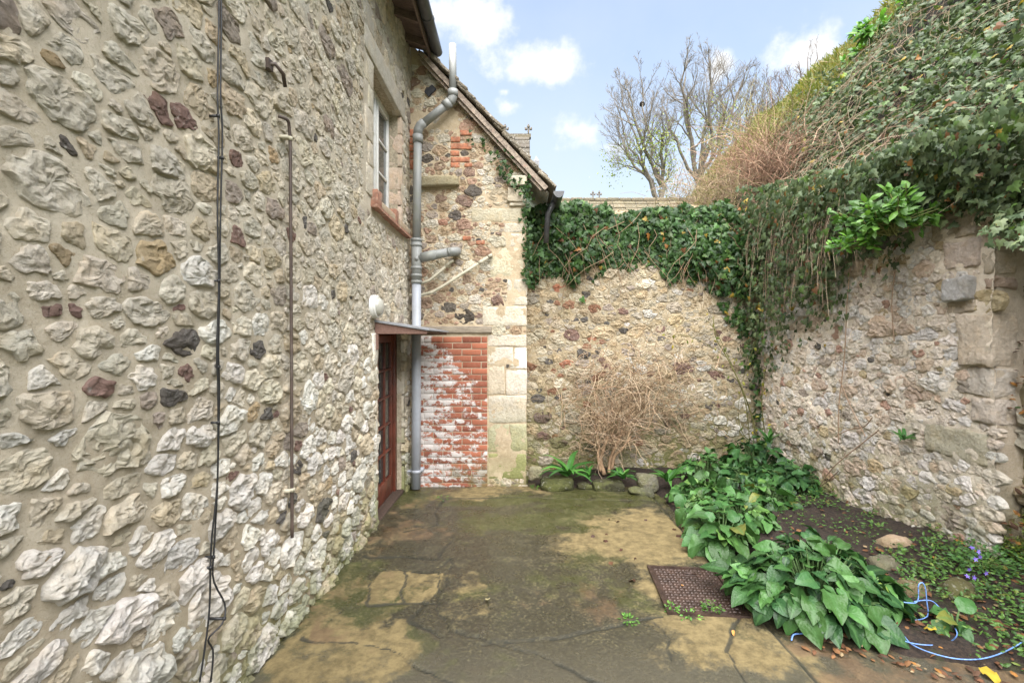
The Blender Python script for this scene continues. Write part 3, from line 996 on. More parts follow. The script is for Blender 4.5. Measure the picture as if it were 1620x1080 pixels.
A_ = build_stones(S, r_, ASP, FRAME1, .017, .0145, tint, 5, K=30, sel=near, fine=True, **kw)
B_ = build_stones(S, r_, ASP, FRAME1, .017, .0145, tint, 6, K=20, sel=far, **kw)
n1 = emit_stones(A_[0], A_[1], A_[2], A_[3], r_[near], tint[near], M_STONE, hwall, 215)
n2 = emit_stones(B_[0], B_[1], B_[2], B_[3], r_[far], tint[far], M_STONE, hwall, 85)
print('house stones', n1, n2)

# solid core behind the face, with the two openings
core = Geo()
for y0, y1, z0, z1 in ((-1.5, DY0, -.3, 5.3), (DY0, DY1, DZ1, VZ0), (DY1, 5.5, -.3, 5.3), (DY0, VY1, VZ1, 5.3), (VY1, DY1, VZ0, VZ1)):
    core.box(WX - .45, WX - .035, y0, y1, z0, z1, (.35, .30, .22))
part('wall_core', core, M_TINT, house, smooth=False)
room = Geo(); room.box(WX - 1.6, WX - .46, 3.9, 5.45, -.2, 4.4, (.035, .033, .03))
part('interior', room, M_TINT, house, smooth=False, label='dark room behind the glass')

# dressed stones round the window
LIME, LIMEG, PINKL = (.56, .515, .42), (.50, .47, .40), (.55, .45, .36)
block('lintel', WX - .2, WX + .012, VY0 - .26, VY1 + .16, VZ1, VZ1 + .205, M_ASHLAR, house, LIMEG, .008, .003)
zz = VZ0 - .02
for k, (h_, l_) in enumerate(((.26, .19), (.21, .12), (.27, .21), (.20, .13), (.23, .2))):
    block('jamb_stone', WX - .2, WX + .006, VY0 - l_, VY0, zz, zz + h_ - .008, M_ASHLAR, house, jitcol(LIME, .06), .008, .004); zz += h_
block('jamb_stone', WX - .2, WX + .01, VY0 - .27, VY0 - .0, VZ1 - .0 + .209, VZ1 + .42, M_ASHLAR, house, jitcol(LIMEG, .06), .008, .004)
zz = VZ0
for h_ in (.2, .17, .25, .14, .22, .185):
    block('jamb_stone', WX - .2, WX + .004, VY1, VY1 + rnd.uniform(.07, .12), zz, zz + h_ - .008, M_ASHLAR, house, jitcol(PINKL, .08), .012, .006); zz += h_
block('dressed_stone', WX - .1, WX + .008, 2.66, 2.92, 3.50, 4.02, M_ASHLAR, hwall, LIMEG, .01, .005)

M_WHITE = plain_material('old white paint', (.66, .66, .63), .45, .06, 20, dirt=(.36, .35, .30), dirt_k=.35)
M_GLASS_, gnt, gb, _ = mat_new('window glass')
gb.inputs['Base Color'].default_value = (.045, .05, .05, 1); gb.inputs['Roughness'].default_value = .06
gb.inputs['Specular IOR Level'].default_value = .8
win = add('window', None, None, house); win.location = (0, (VY0 + VY1) / 2 - 3.0, VZ0)
fxw = WX - .125


def frame_bars(name, bars, x0, x1, mat, parent):
    for y0, y1, z0, z1 in bars:
        block(name, x0, x1, y0, y1, z0, z1, mat, parent, (1, 1, 1), .004, .0008, cuts=2)


frame_bars('frame', ((VY0, VY0 + .055, VZ0, VZ1), (VY1 - .055, VY1, VZ0, VZ1), (VY0 + .055, VY1 - .055, VZ0, VZ0 + .06), (VY0 + .055, VY1 - .055, VZ1 - .055, VZ1),
                     (4.565, 4.615, VZ0 + .06, VZ1 - .055)), fxw - .05, fxw, M_WHITE, win)
for ya, yb in ((VY0 + .055, 4.565), (4.615, VY1 - .055)):
    frame_bars('casement', ((ya, ya + .035, VZ0 + .06, VZ1 - .055), (yb - .035, yb, VZ0 + .06, VZ1 - .055), (ya + .035, yb - .035, VZ0 + .06, VZ0 + .1), (ya + .035, yb - .035, VZ1 - .095, VZ1 - .055)), fxw - .03, fxw + .012, M_WHITE, win)
    for q in (1, 2):
        zc = VZ0 + .1 + (VZ1 - .095 - VZ0 - .1) * q / 3
        frame_bars('glazing_bar', ((ya + .035, yb - .035, zc - .011, zc + .011),), fxw - .025, fxw + .004, M_WHITE, win)
    for q in range(3):
        za = VZ0 + .1 + (VZ1 - .195 - VZ0) * q / 3 + .011; zb = VZ0 + .1 + (VZ1 - .195 - VZ0) * (q + 1) / 3 - .011
        g = Geo(); g.box(fxw - .018, fxw - .012, ya + .035, yb - .035, za, zb)
        part('pane', g, M_GLASS_, win, smooth=False)
M_SILLB = plain_material('sill brick', (.30, .15, .10), .85, .3, 20, bump=.6, dirt=(.5, .42, .32), dirt_k=.5)
sill = block('sill', WX - .2, WX + .045, VY0 - .03, VY1 + .24, VZ0 - .075, VZ0 - .002, M_ASHLAR, win, (.46, .37, .27), .012, .006)
for ya, yb in ((VY0 - .04, VY0 + .10), (VY0 + .58, VY0 + .69)):
    block('sill_brick', WX - .14, WX + .052, ya, yb, VZ0 - .082, VZ0 + .055, M_SILLB, sill, (1, 1, 1), .008, .004)
slab = Geo(); slab.box(WX - .1, WX + .055, VY0 - .05, VY1 + .26, VZ0 - .105, VZ0 - .078)
part('sill_tile', slab, M_SILLB, win, smooth=False)

# door
M_DOOR = plain_material('red brown door varnish', (.115, .030, .017), .38, .3, 9, bump=.15, dirt=(.07, .03, .02), dirt_k=.4)
door = add('door', None, None, house); dz0 = gz(4.7) + .02; door.location = (0, (DY0 + DY1) / 2 - 3.0, dz0)
dx = WX - .105
frame_bars('frame', ((DY0, DY0 + .06, dz0, DZ1), (DY1 - .075, DY1, dz0 - .04, DZ1), (DY0 + .06, DY1 - .075, DZ1 - .06, DZ1)), dx - .06, dx + .02, M_DOOR, door)
la, lb = DY0 + .065, DY1 - .08
mid = (la + lb) / 2
frame_bars('stile', ((la, la + .075, dz0, DZ1 - .065), (lb - .075, lb, dz0, DZ1 - .065)), dx - .045, dx - .002, M_DOOR, door)
frame_bars('rail', ((la + .075, lb - .075, dz0, dz0 + .2), (la + .075, lb - .075, DZ1 - .145, DZ1 - .065)), dx - .045, dx - .002, M_DOOR, door)
ga, gb2, gz0, gz1 = la + .075, lb - .075, dz0 + .2, DZ1 - .145
cols = [ga + (gb2 - ga) * k / 3 for k in range(4)]; rows = [gz0 + (gz1 - gz0) * k / 5 for k in range(6)]
for y in cols[1:-1]: frame_bars('glazing_bar', ((y - .012, y + .012, gz0, gz1),), dx - .038, dx + .001, M_DOOR, door)
for z in rows[1:-1]:
    for k in range(3): frame_bars('glazing_bar', ((cols[k] + .012, cols[k + 1] - .012, z - .011, z + .011),), dx - .037, dx + .0, M_DOOR, door)
for k in range(3):
    for q in range(5):
        g = Geo(); g.box(dx - .026, dx - .021, cols[k] + .012, cols[k + 1] - .012, rows[q] + .011, rows[q + 1] - .011)
        part('pane', g, M_GLASS_, door, smooth=False)
hb = Geo(); hb.tube([(dx + .0, la + .04, 1.0), (dx + .045, la + .04, 1.0)], .011, 8); hb.tube([(dx + .045, la + .035, 1.0), (dx + .045, la + .14, 1.0)], .009, 8)
part('handle', hb, plain_material('dull brass', (.25, .18, .08), .35, .1, metallic=1), door)
block('threshold', WX - .2, WX - .01, DY0 + .01, DY1, dz0 - .06, dz0 - .004, M_TINT, door, (.06, .04, .03), .01, .005)
zz = -.06
for h_ in (.30, .24, .33, .22, .28, .20, .25):                 # far jamb, seen face on
    l_ = rnd.uniform(.10, .19)
    block('jamb_stone', WX - .3, WX + rnd.uniform(-.004, .008), DY1 + .002, DY1 + l_, zz, min(zz + h_ - .012, DZ1 + .02), M_ASHLAR, house, jitcol(LIME, .08), .015, .007); zz += h_
zz = -.04
for h_ in (.26, .34, .20, .38, .28, .3):
    block('jamb_stone', WX - .2, WX + .01, DY0 - rnd.uniform(.06, .15), DY0 - .002, zz, min(zz + h_ - .012, DZ1), M_ASHLAR, house, jitcol(WHITE, .08), .015, .007); zz += h_

# little lean-to canopy over the door
M_LEAD = plain_material('grey flashing', (.25, .26, .28), .5, .15, 12, dirt=(.14, .13, .12), dirt_k=.5)
M_CANWOOD = wood_material('canopy timber', (.16, .085, .065), (.22, .13, .10), axis=(6, 1, 6))
can = add('door_canopy', None, None, house, label='small lead covered timber canopy over the red door'); can.location = (0, 4.75 - 3.0, 1.78)
cx0, cx1 = WX, WX + .46


def wedge(y0, y1, za, zb, zc, zd, xa=cx0, xb=cx1):
    """board from the wall (za bottom, zb top) to the tip (zc bottom, zd top)"""
    g = Geo()
    V = [(xa, y, z) for y in (y0, y1) for z in (za, zb)] + [(xb, y, z) for y in (y0, y1) for z in (zc, zd)]
    g.push(V, None, [(0, 1, 3, 2), (4, 6, 7, 5), (0, 4, 5, 1), (2, 3, 7, 6), (0, 2, 6, 4), (1, 5, 7, 3)])
    return g


part('roof_sheet', wedge(4.13, 5.34, 1.805, 1.822, 1.728, 1.742, cx0, cx1 + .02), M_LEAD, can, smooth=False)
part('side_board', wedge(4.15, 4.18, 1.70, 1.803, 1.70, 1.726), M_CANWOOD, can, smooth=False)
part('side_board', wedge(5.28, 5.31, 1.70, 1.803, 1.70, 1.726), M_CANWOOD, can, smooth=False)
part('soffit_board', wedge(4.181, 5.279, 1.755, 1.80, 1.708, 1.724), M_CANWOOD, can, smooth=False)
g = Geo(); g.box(WX + .0, WX + .03, 4.135, 4.165, 1.56, 1.695)
part('bracket', g, M_CANWOOD, can, smooth=False)

# eaves, gutter, roof edge
M_EAVE = wood_material('eaves timber', (.11, .075, .06), (.17, .12, .10), axis=(2, 6, 6))
M_GUT = plain_material('dark gutter paint', (.060, .060, .066), .35, .2, 10, dirt=(.14, .14, .13), dirt_k=.5)
M_TILE = stone_material('old roof tile', speck=.5, bump=.8, moss=0)
eav = add('eaves', None, None, house); eav.location = (0, 2.0 - 3.0, 4.95)
EZ = 4.945
for k in range(17):
    y = -1.2 + k * .4
    g = wedge(y, y + .055, EZ + .05, EZ + .14, EZ - .045, EZ + .03, WX - .02, WX + .25)
    part('rafter', g, M_EAVE, eav, smooth=False)
part('soffit_board', wedge(-1.5, 5.46, EZ + .142, EZ + .158, EZ + .034, EZ + .05, WX - .1, WX + .29), M_EAVE, eav, smooth=False)
g = Geo(); g.box(WX + .25, WX + .272, -1.5, 5.45, EZ - .06, EZ + .045)
part('fascia', g, M_EAVE, eav, smooth=False)
th = np.linspace(math.pi, 2 * math.pi, 13)
gc = np.array((WX + .335, EZ + .03)); ro, ri = .062, .056
prof = np.vstack([np.stack([np.cos(th) * ro, np.sin(th) * ro], 1), np.stack([np.cos(th[::-1]) * ri, np.sin(th[::-1]) * ri], 1)]) + gc


def extrude_y(prof, y0, y1):
    n = len(prof); g = Geo()
    V = np.vstack([np.stack([prof[:, 0], np.full(n, y), prof[:, 1]], 1) for y in (y0, y1)])
    j = np.arange(n); k = (j + 1) % n
    g.push(V, None, np.stack([j, k, k + n, j + n], 1))
    h = n // 2
    i = np.arange(h - 1)
    g.push(V[:n], None, np.stack([i, i + 1, n - 2 - i, n - 1 - i], 1)); g.push(V[n:], None, np.stack([i, i + 1, n - 2 - i, n - 1 - i], 1)[:, ::-1])
    return g


gut = part('gutter', extrude_y(prof, -1.5, 5.42), M_GUT, eav, fix=True)
for y in (1.2, 3.0, 4.8):
    pr = np.vstack([np.stack([np.cos(th) * .069, np.sin(th) * .069], 1), np.stack([np.cos(th[::-1]) * .0605, np.sin(th[::-1]) * .0605], 1)]) + gc
    part('gutter_bracket', extrude_y(pr, y, y + .06), M_GUT, gut, fix=True)
tl = [rbox_mesh('roof_tile', .34, .20, .022, .005, .004, jitcol((.17, .15, .13), .15), 60 + k, 2) for k in range(4)]
for row in range(3):
    for k in range(34):
        o = add('roof_tile', tl[(k + row) % 4], M_TILE, eav)
        o.rotation_euler = (0, R(40) + rnd.uniform(-.02, .02), rnd.uniform(-.02, .02))
        o.location = Vector((WX + .17 - row * .13, -1.3 + k * .203, EZ + .185 + row * .115)) - world_loc(eav)
g = Geo(); g.push([(WX - .1, -1.5, EZ + .3), (WX - .1, 5.5, EZ + .3), (WX - 4, 5.5, EZ + 3.6), (WX - 4, -1.5, EZ + 3.6)], None, [(0, 1, 2, 3)], (.15, .13, .11))
part('roof_slope', g, M_TILE, eav, smooth=False)

# ================================================================== GABLED WING facing the camera
GY = 5.5
wing = thing('gabled_wing', 'gable end with patched brick and stone, stone slate roof and limestone quoins', 'building', (-.6, GY, 0))
FRAME2 = ((0, GY, 0), (1, 0, 0), (0, 0, 1), (0, -1, 0))
GX1 = .115


def verge_z(x): return 4.93 - (x + 1.05) * 1.075


def Gp(px, py, d=GY):                    # photo pixel on the gable -> (x, z)
    p = P(px, py, d); return p[0], p[2]


BX0, BX1, BZ1 = -1.20, Gp(771, 0)[0], Gp(0, 531)[1]          # brick panel
us = grid_lines(WX - .02, GX1, .022)


def tint2(uu, vv, q):
    k = .98 + .2 * fbm(q + 4, 1.3, 4)
    return np.stack([k, k * .99, k * .97], -1)


V_, Q_, C_ = wall_grid(us, lambda u: (-.25, min(verge_z(u), 5.25) - .02), 220, FRAME2, .010, 6, 2, tintf=tint2, amp2=.01)
gwall = part('wall', np_mesh('wall', V_, [Q_], C_), M_MORT2, wing)
g = Geo()
V = [(x, y, z) for y in (GY + .03, 6.6) for x, z in ((WX - .3, -.3), (GX1 - .004, -.3), (GX1 - .004, verge_z(GX1) - .05), (-1.0, verge_z(-1.0) - .05), (WX - .3, 4.8))]
g.push(V, None, [(0, 1, 6, 5), (1, 2, 7, 6), (2, 3, 8, 7), (3, 4, 9, 8)]); g.push(V[:5], [(0, 1, 2), (0, 2, 3), (0, 3, 4)], None)
part('wall_core', g, M_MORT2, wing, smooth=False)

# dressed stones: px rectangles on the gable
blocks = [(806, 280, 834, 296, .09, (.50, .47, .38)), (803, 297, 833, 320, .05, (.58, .52, .41)), (806, 321, 833, 327, .03, (.52, .46, .36)), (746, 328, 833, 351, .012, (.50, .45, .34)),
          (798, 352, 833, 368, .012, LIME), (798, 369, 833, 390, .014, LIME), (776, 391, 834, 440, .012, (.58, .53, .39)), (812, 441, 834, 468, .012, LIME), (802, 441, 811, 481, .01, LIME), (812, 469, 834, 483, .012, LIME),
          (763, 484, 834, 515, .013, (.60, .55, .45)), (772, 529, 833, 548, .012, LIME), (772, 549, 813, 576, .01, (.60, .55, .47)), (814, 549, 834, 582, .012, WHITE), (772, 577, 799, 624, .012, (.56, .48, .37)), (800, 583, 834, 624, .014, (.62, .58, .50)),
          (772, 625, 833, 668, .012, LIME), (772, 670, 806, 714, .012, (.50, .47, .36)), (807, 670, 834, 714, .014, (.53, .50, .36)), (773, 716, 833, 757, .012, (.47, .45, .27)),
          (652, 178, 683, 205, .012, LIMEG), (684, 178, 724, 206, .012, (.44, .42, .37)), (650, 282, 667, 300, .01, LIME)]
ex2 = []
for x0, y0, x1, y1, pr, c in blocks:
    (xa, zb), (xb, za) = Gp(x0, y0), Gp(x1, y1)
    block('quoin' if x0 > 730 else 'dressed_stone', xa, xb - .003, GY - (pr if pr > .02 else pr * .5), GY + .14, za, zb - .004, M_ASHLAR, gwall, jitcol(c, .05), .010, .008, cuts=6, scale=7)
    ex2.append((xa, xb, za, zb))
(xa, zb), (xb, za) = Gp(669, 282), Gp(726, 297)
block('corbel', xa, xb, GY - .10, GY + .1, za, zb, M_ASHLAR, gwall, (.33, .29, .19), .015, .012, label='projecting mossy stone ledge')
ex2.append((xa - .02, xb, za - .02, zb + .02))
M_OLDWOOD = wood_material('weathered lintel', (.20, .165, .125), (.33, .28, .21), axis=(1, 8, 9), bump=.9)
(xa, zb), (xb, za) = Gp(650, 516), Gp(778, 527)
block('timber_lintel', xa, xb, GY - .035, GY + .1, za, zb, M_OLDWOOD, gwall, (1, 1, 1), .008, .006)
ex2.append((xa, xb, za - .01, zb + .02))


def brick_material(joint=False):
    m, nt, b, out = mat_new('brick joint with whitewash' if joint else 'red brick with flaking whitewash'); n = N(nt)
    oi = n.n.new('ShaderNodeObjectInfo').outputs['Random']
    c = n.mix(oi, (.19, .06, .036), (.36, .125, .07))
    c = n.mix(n.ramp(n.noise(30, 5, .7), .4, .7, 0, .5), c, (.30, .14, .09))
    c = n.mix(n.ramp(n.noise(90, 3, .7), .3, .42, .5, 0), c, (.10, .04, .03))
    if joint: c = n.mix(n.noise(40, 4), (.34, .27, .19), (.46, .38, .28))
    p = n.xyz()
    x, z = p[0], p[2]
    # whitewash survives on the left and in bands, and is gone towards the upper right
    edge = n.ramp(x, -1.15, -.35, 1.0, 0.0)
    top = n.ramp(n.math('ADD', z, n.math('MULTIPLY', x, .85)), .72, 1.0, 0.0, 1.0)
    band = n.noise(4.5, 3, .5, n.scalev(n.pos(), (.8, 1, 2.6)))
    wv = n.math('SUBTRACT', n.math('ADD', n.math('MULTIPLY', edge, .16), n.math('MULTIPLY', band, .72)), n.math('MULTIPLY', top, .55))
    fl = n.math('ADD', n.math('MULTIPLY', n.math('SUBTRACT', n.noise(26, 8, .85), .5), 1.6), n.math('ADD', wv, n.math('MULTIPLY', n.math('SUBTRACT', n.noise(8, 4, .6, n.scalev(n.pos(), (1, 1, 1.8))), .5), 1.3)))
    fl = n.ramp(fl, .44, .50)
    c = n.mix(n.math('MULTIPLY', fl, .92), c, n.mix(n.noise(15, 4), (.40, .37, .345), (.68, .65, .62)))
    mo = n.math('MULTIPLY', n.ramp(z, .35, -.05), n.ramp(n.math('ADD', n.noise(9, 5, .7), n.math('MULTIPLY', x, .25)), .26, .45))
    c = n.mix(n.math('MULTIPLY', mo, .7), c, (.13, .125, .05))
    nt.links.new(c, b.inputs['Base Color'])
    b.inputs['Roughness'].default_value = .85
    b.inputs['Specular IOR Level'].default_value = .25
    h = n.math('ADD', n.math('MULTIPLY', fl, .5), n.noise(60, 6, .7))
    nt.links.new(n.bump(h, .6, .006), b.inputs['Normal'])
    return m


M_BRICK = brick_material()
bk = {}
def brick_mesh(wd, v):
    k = (round(wd, 3), v)
    if k not in bk: bk[k] = rbox_mesh('brick', wd, .10, .0645, .005, .0022, (1, 1, 1), 200 + len(bk), 2, 25)
    return bk[k]


z = gz(GY) - .03; row = 0
while z < BZ1 - .03:
    x = BX0 - (0 if row % 2 == 0 else .112)
    while x < BX1 - .03:
        x0 = max(x, BX0); x1 = min(x + .2145, BX1)
        if x1 - x0 > .03:
            o = add('brick', brick_mesh(x1 - x0, (row + int(x * 7)) % 3), M_BRICK, gwall)
            o.location = Vector(((x0 + x1) / 2, GY + .022 + rnd.uniform(-.003, .003), z + .0325)) - world_loc(gwall)
            o.rotation_euler = (rnd.uniform(-.02, .02), rnd.uniform(-.006, .006), rnd.uniform(-.012, .012))
        x += .2245
    z += .0745; row += 1
g = Geo(); g.box(BX0, BX1, GY - .0205, GY + .02, gz(GY) - .06, BZ1, (.95, .88, .8))
part('brick_joints', g, brick_material(True), gwall, smooth=False)
ex2.append((BX0 - .02, BX1, -1, BZ1 + .01))
M_BRICKO = plain_material('orange patch brick', (.38, .15, .08), .85, .4, 24, bump=.6, dirt=(.40, .30, .22), dirt_k=.75)
for x0, y0, x1, y1 in ((728, 207, 746, 215), (713, 217, 728, 225), (713, 228, 746, 237), (713, 239, 727, 247), (713, 249, 743, 257), (713, 258, 728, 266), (735, 259, 747, 265),
                       (648, 206, 659, 217), (648, 219, 659, 228), (648, 230, 659, 240), (648, 242, 659, 252), (648, 254, 660, 268), (732, 374, 745, 380), (753, 381, 767, 387)):
    (xa, zb), (xb, za) = Gp(x0, y0), Gp(x1, y1)
    block('brick', xa, xb, GY - .02, GY + .06, za, zb, M_BRICKO, gwall, (1, 1, 1), .006, .004, cuts=2)
    ex2.append((xa, xb, za, zb))
E2 = np.array(ex2)


def excl2(u, v, r):
    k = (v > np.minimum(verge_z(u), 5) - .12 - r) | (u > GX1 - r * 1.3)
    for a, b_, c, d in ex2: k |= (u > a - r * 1.25) & (u < b_ + r * 1.25) & (v > c - r) & (v < d + r)
    return k


pin2 = [(721, 341, 24, 14, (.16, .14, .125)), (735, 500, 34, 20, (.10, .085, .07)), (697, 497, 17, 12, MAUVE), (710, 152, 0, 0, 0), (680, 143, 18, 9, FLINT), (715, 459, 9, 8, FLINT), (762, 458, 8, 8, FLINT), (757, 381, 12, 8, FLINT),
        (700, 352, 16, 14, (.42, .24, .17)), (720, 466, 18, 6, RUST), (741, 455, 0, 0, 0), (770, 285, 20, 18, GREYC), (772, 266, 14, 12, CREAM), (790, 312, 30, 40, BUFF), (765, 330, 0, 0, 0)]
pu, pc = [], []
for px, py, pw, ph, c in pin2:
    if not pw: continue
    x, zc = Gp(px, py); pu.append((x, zc, math.sqrt(pw / 2 / 134.5 / 1.4 * ph / 2 / 134.5))); pc.append(c)
S, r_ = pack(WX, GX1, -.1, 5.0, ((.065, .18), (.048, .24), (.032, .2), (.021, .10), (.014, .03)), 1.4, pu, excl2, seed=8, fill=.88, tries=1.6)
tint = np.zeros((len(S), 3))
for i in range(len(S)):
    if i < len(pc): c = pc[i]
    else:
        x = rnd.random()
        c = (.17, .15, .13) if x < .03 else (.30, .21, .17) if x < .055 else (.46, .31, .23) if x < .15 else MAUVE if x < .25 else GREYC if x < .42 else CREAM if x < .68 else (.46, .35, .24) if x < .86 else (.40, .29, .21)
        c = jitcol(c, .15)
    tint[i] = c
pos, Q_, T_, cen, _ = build_stones(S, r_, 1.4, FRAME2, .008, .011, tint, 9, rough=1.0, jitter=.17, maxk=1.4, power=18, embed=np.full(len(S), .75), under=(.010, 6, 2, .01))
print('gable stones', emit_stones(pos, Q_, T_, cen, r_, tint, M_FLUSH, gwall, 260, normal=(0, 1, 0)))

# verge: barge boards and stone slates
M_BARGE = wood_material('weathered barge board', (.15, .115, .09), (.36, .29, .22), paint=(.30, .15, .115), paint_lo=.58, axis=(4, 4, 4), bump=.9)
ang = math.atan(1.075)
dv = np.array((math.cos(ang), 0, -math.sin(ang))); nv = np.array((math.sin(ang), 0, math.cos(ang)))


def along(s0, s1, n0, n1, y0, y1):
    o = np.array((-1.05, 0, 4.93)); g = Geo()
    V = [o + dv * s + nv * t + np.array((0, y, 0)) for s in (s0, s1) for y in (y0, y1) for t in (n0, n1)]
    g.push(V, None, [(0, 1, 3, 2), (4, 6, 7, 5), (0, 4, 5, 1), (2, 3, 7, 6), (0, 2, 6, 4), (1, 5, 7, 3)])
    return g


roof = add('roof', None, None, wing); roof.location = Vector((-.3, GY + 1, 4.2)) - world_loc(wing)
SL = 2.10
part('barge_board', along(-.05, SL - .02, -.068, -.012, GY - .13, GY - .108), M_BARGE, roof, smooth=False)
part('barge_board', along(-.02, SL - .05, -.10, -.071, GY - .10, GY - .082), M_BARGE, roof, smooth=False)
part('soffit_board', along(-.1, SL - .03, -.035, -.014, GY - .10, GY + .03), M_EAVE, roof, smooth=False)
M_SLATE = stone_material('stone slate', speck=.5, bump=.8, moss=0, grime=.6)
sl = [rbox_mesh('slate', .27, .30, .038, .012, .007, jitcol((.26, .23, .18), .18), 90 + k, 3, 16) for k in range(6)]
ns = 14
for k in range(ns):
    for c in range(4):
        o = add('slate', sl[rnd.randrange(6)], M_SLATE, roof)
        s = .06 + k * (SL / ns)
        p = np.array((-1.05, 0, 4.93)) + dv * s + nv * (.03 + .012 + rnd.uniform(-.006, .006)) + np.array((0, GY - .02 + c * .302 + rnd.uniform(-.015, .015), 0))
        o.location = Vector(p) - world_loc(roof)
        o.rotation_euler = (rnd.uniform(-.03, .03), ang - .10 + rnd.uniform(-.03, .03), rnd.uniform(-.03, .03))
part('roof_slope', along(-.2, SL, -.012, .006, GY + .1, 9.5), M_SLATE, roof, smooth=False)
g = Geo(); c_ = P(681, 144, GY - .03); g.push([c_ + np.array((dx_, dy_, dz_)) for dx_, dz_ in ((-.07, -.01), (-.02, -.07), (.07, .02), (.02, .07)) for dy_ in (-.01, .02)], None, [(0, 2, 4, 6), (1, 7, 5, 3), (0, 1, 3, 2), (2, 3, 5, 4), (4, 5, 7, 6), (6, 7, 1, 0)], (.035, .036, .04))
part('lead_patch', g, M_TINT, gwall, smooth=False)
# wing gutter, seen end on
gx, gzv = P(884, 303, 5.3)[0], P(884, 303, 5.3)[2]
th2 = np.linspace(math.pi, 2 * math.pi, 13)
pr = np.vstack([np.stack([np.cos(th2) * .062, np.sin(th2) * .075], 1), np.stack([np.cos(th2[::-1]) * .054, np.sin(th2[::-1]) * .066], 1)]) + np.array((gx + .005, gzv + .02))
part('gutter', extrude_y(pr, GY - .16, 9.0), M_GUT, wing, fix=True)
g = Geo(); tt = np.linspace(math.pi, 2 * math.pi, 13)
V = np.vstack([[(gx + .005, GY - .158, gzv + .02)], np.stack([np.cos(tt) * .06 + gx + .005, np.full(13, GY - .158), np.sin(tt) * .073 + gzv + .02], 1)])
g.push(V, [(0, i, i + 1) for i in range(1, 13)])
part('gutter_end_cap', g, M_GUT, wing)
g = Geo(); g.tube([(gx - .03, GY + .1, gzv - .04), (gx - .10, GY + .16, gzv - .16), (gx - .12, GY + .2, gzv - .5)], .034, 10)
part('downpipe', g, M_GUT, wing)

# ================================================================== garden walls
BYW = 6.05                                   # back wall face
FRAME3 = ((0, BYW, 0), (1, 0, 0), (0, 0, 1), (0, -1, 0))
bwall = thing('rubble_wall', 'weathered rubble wall at the back of the yard, hung with ivy along its top', 'wall', (1.7, BYW, 0))


def tint3(uu, vv, q):
    a = fbm(q + 4, .9, 4); b_ = fbm(q + 40, 2.2, 4)
    k = .74 + .40 * a
    pale = np.clip((uu - 1.2) / 1.2, 0, 1) * np.clip((vv - .6) / .7, 0, 1) * .22
    k = k + pale
    return np.stack([k, k * (.99 - .05 * b_ + pale * .05), k * (.97 - .12 * b_ + pale * .22)], -1)


V_, Q_, C_ = wall_grid(np.arange(.06, 3.42, .021), lambda u: (-.3, 3.24 + .05 * math.sin(u * 5)), 170, FRAME3, .016, 5.5, 3, tintf=tint3, amp2=.03)
bmort = part('mortar_face', np_mesh('mortar_face', V_, [Q_], C_), M_MORT3, bwall)
g = Geo(); g.box(.06, 3.7, BYW + .05, BYW + .42, -.3, 3.2, (.9, .85, .75))
part('wall_core', g, M_MORT3, bwall, smooth=False)
pin3 = [(905, 530, 24, 20, MAROON), (885, 455, 18, 14, BRICKC), (938, 536, 14, 14, BRICKC), (1045, 520, 18, 14, MAROON), (850, 630, 26, 14, FLINT), (857, 660, 44, 14, (.17, .13, .11)), (922, 575, 24, 16, MAUVE),
        (895, 575, 18, 16, BRICKC), (925, 615, 30, 18, MAUVE), (868, 572, 12, 9, FLINT), (925, 505, 11, 9, FLINT), (910, 507, 11, 9, FLINT), (868, 508, 20, 7, MAUVE), (884, 555, 12, 8, FLINT), (1122, 643, 14, 10, FLINT),
        (1192, 612, 14, 12, FLINT), (1048, 535, 12, 8, FLINT), (1150, 536, 14, 10, MAROON), (1128, 586, 0, 0, 0), (1060, 670, 24, 12, (.14, .11, .09)), (882, 700, 24, 20, (.16, .12, .10)), (1115, 612, 28, 20, GREYC), (1140, 665, 26, 16, WHITE),
        (1163, 672, 24, 20, WHITE), (1175, 638, 26, 24, WHITE), (1160, 685, 20, 12, WHITE), (888, 605, 30, 14, CREAM), (960, 430, 40, 16, BUFF), (1000, 432, 0, 0, 0), (980, 445, 34, 14, BUFF), (1015, 450, 34, 14, CREAM), (890, 480, 0, 0, 0),
        (1068, 505, 20, 34, (.58, .48, .31)), (1005, 655, 24, 14, BUFF), (985, 690, 24, 14, BUFF), (1030, 700, 26, 16, BUFF), (950, 650, 30, 14, CREAM)]
pu, pc = [], []
for px, py, pw, ph, c in pin3:
    if not pw: continue
    p = P(px, py, BYW); s = BYW / F
    pu.append((p[0], p[2], math.sqrt(pw / 2 * s / 1.5 * ph / 2 * s))); pc.append(c)
S, r_ = pack(.12, 3.3, -.1, 3.3, ((.085, .16), (.06, .24), (.04, .22), (.026, .10), (.016, .03)), 1.5, pu, None, seed=21, fill=.88, tries=1.5)
cu, cv = S[:, 0] * 1.5, S[:, 1]
tint = np.zeros((len(S), 3))
for i in range(len(S)):
    if i < len(pc): c = pc[i]
    else:
        x = rnd.random(); left = cu[i] < 1.3
        c = FLINT if x < .025 else MAROON if x < .05 else (.36, .20, .13) if x < (.11 if left else .06) else MAUVE if x < .13 else (.52, .47, .38) if x < .28 else (.62, .55, .42) if x < .62 else WHITE if (x < .75 and not left) else (.55, .45, .30) if x < .92 else (.44, .36, .24)
        c = jitcol(tuple(v * .84 for v in c), .2)
    tint[i] = c
pos, Q_, T_, cen, _ = build_stones(S, r_, 1.5, FRAME3, .008, .014, tint, 23, rough=1.4, jitter=.2, maxk=1.4, power=18, embed=np.full(len(S), .8), under=(.016, 5.5, 3, .03))
print('back wall', emit_stones(pos, Q_, T_, cen, r_, tint, M_FLUSH, bmort, 300, normal=(0, 1, 0), inside=lambda x, y: (y > 400)))

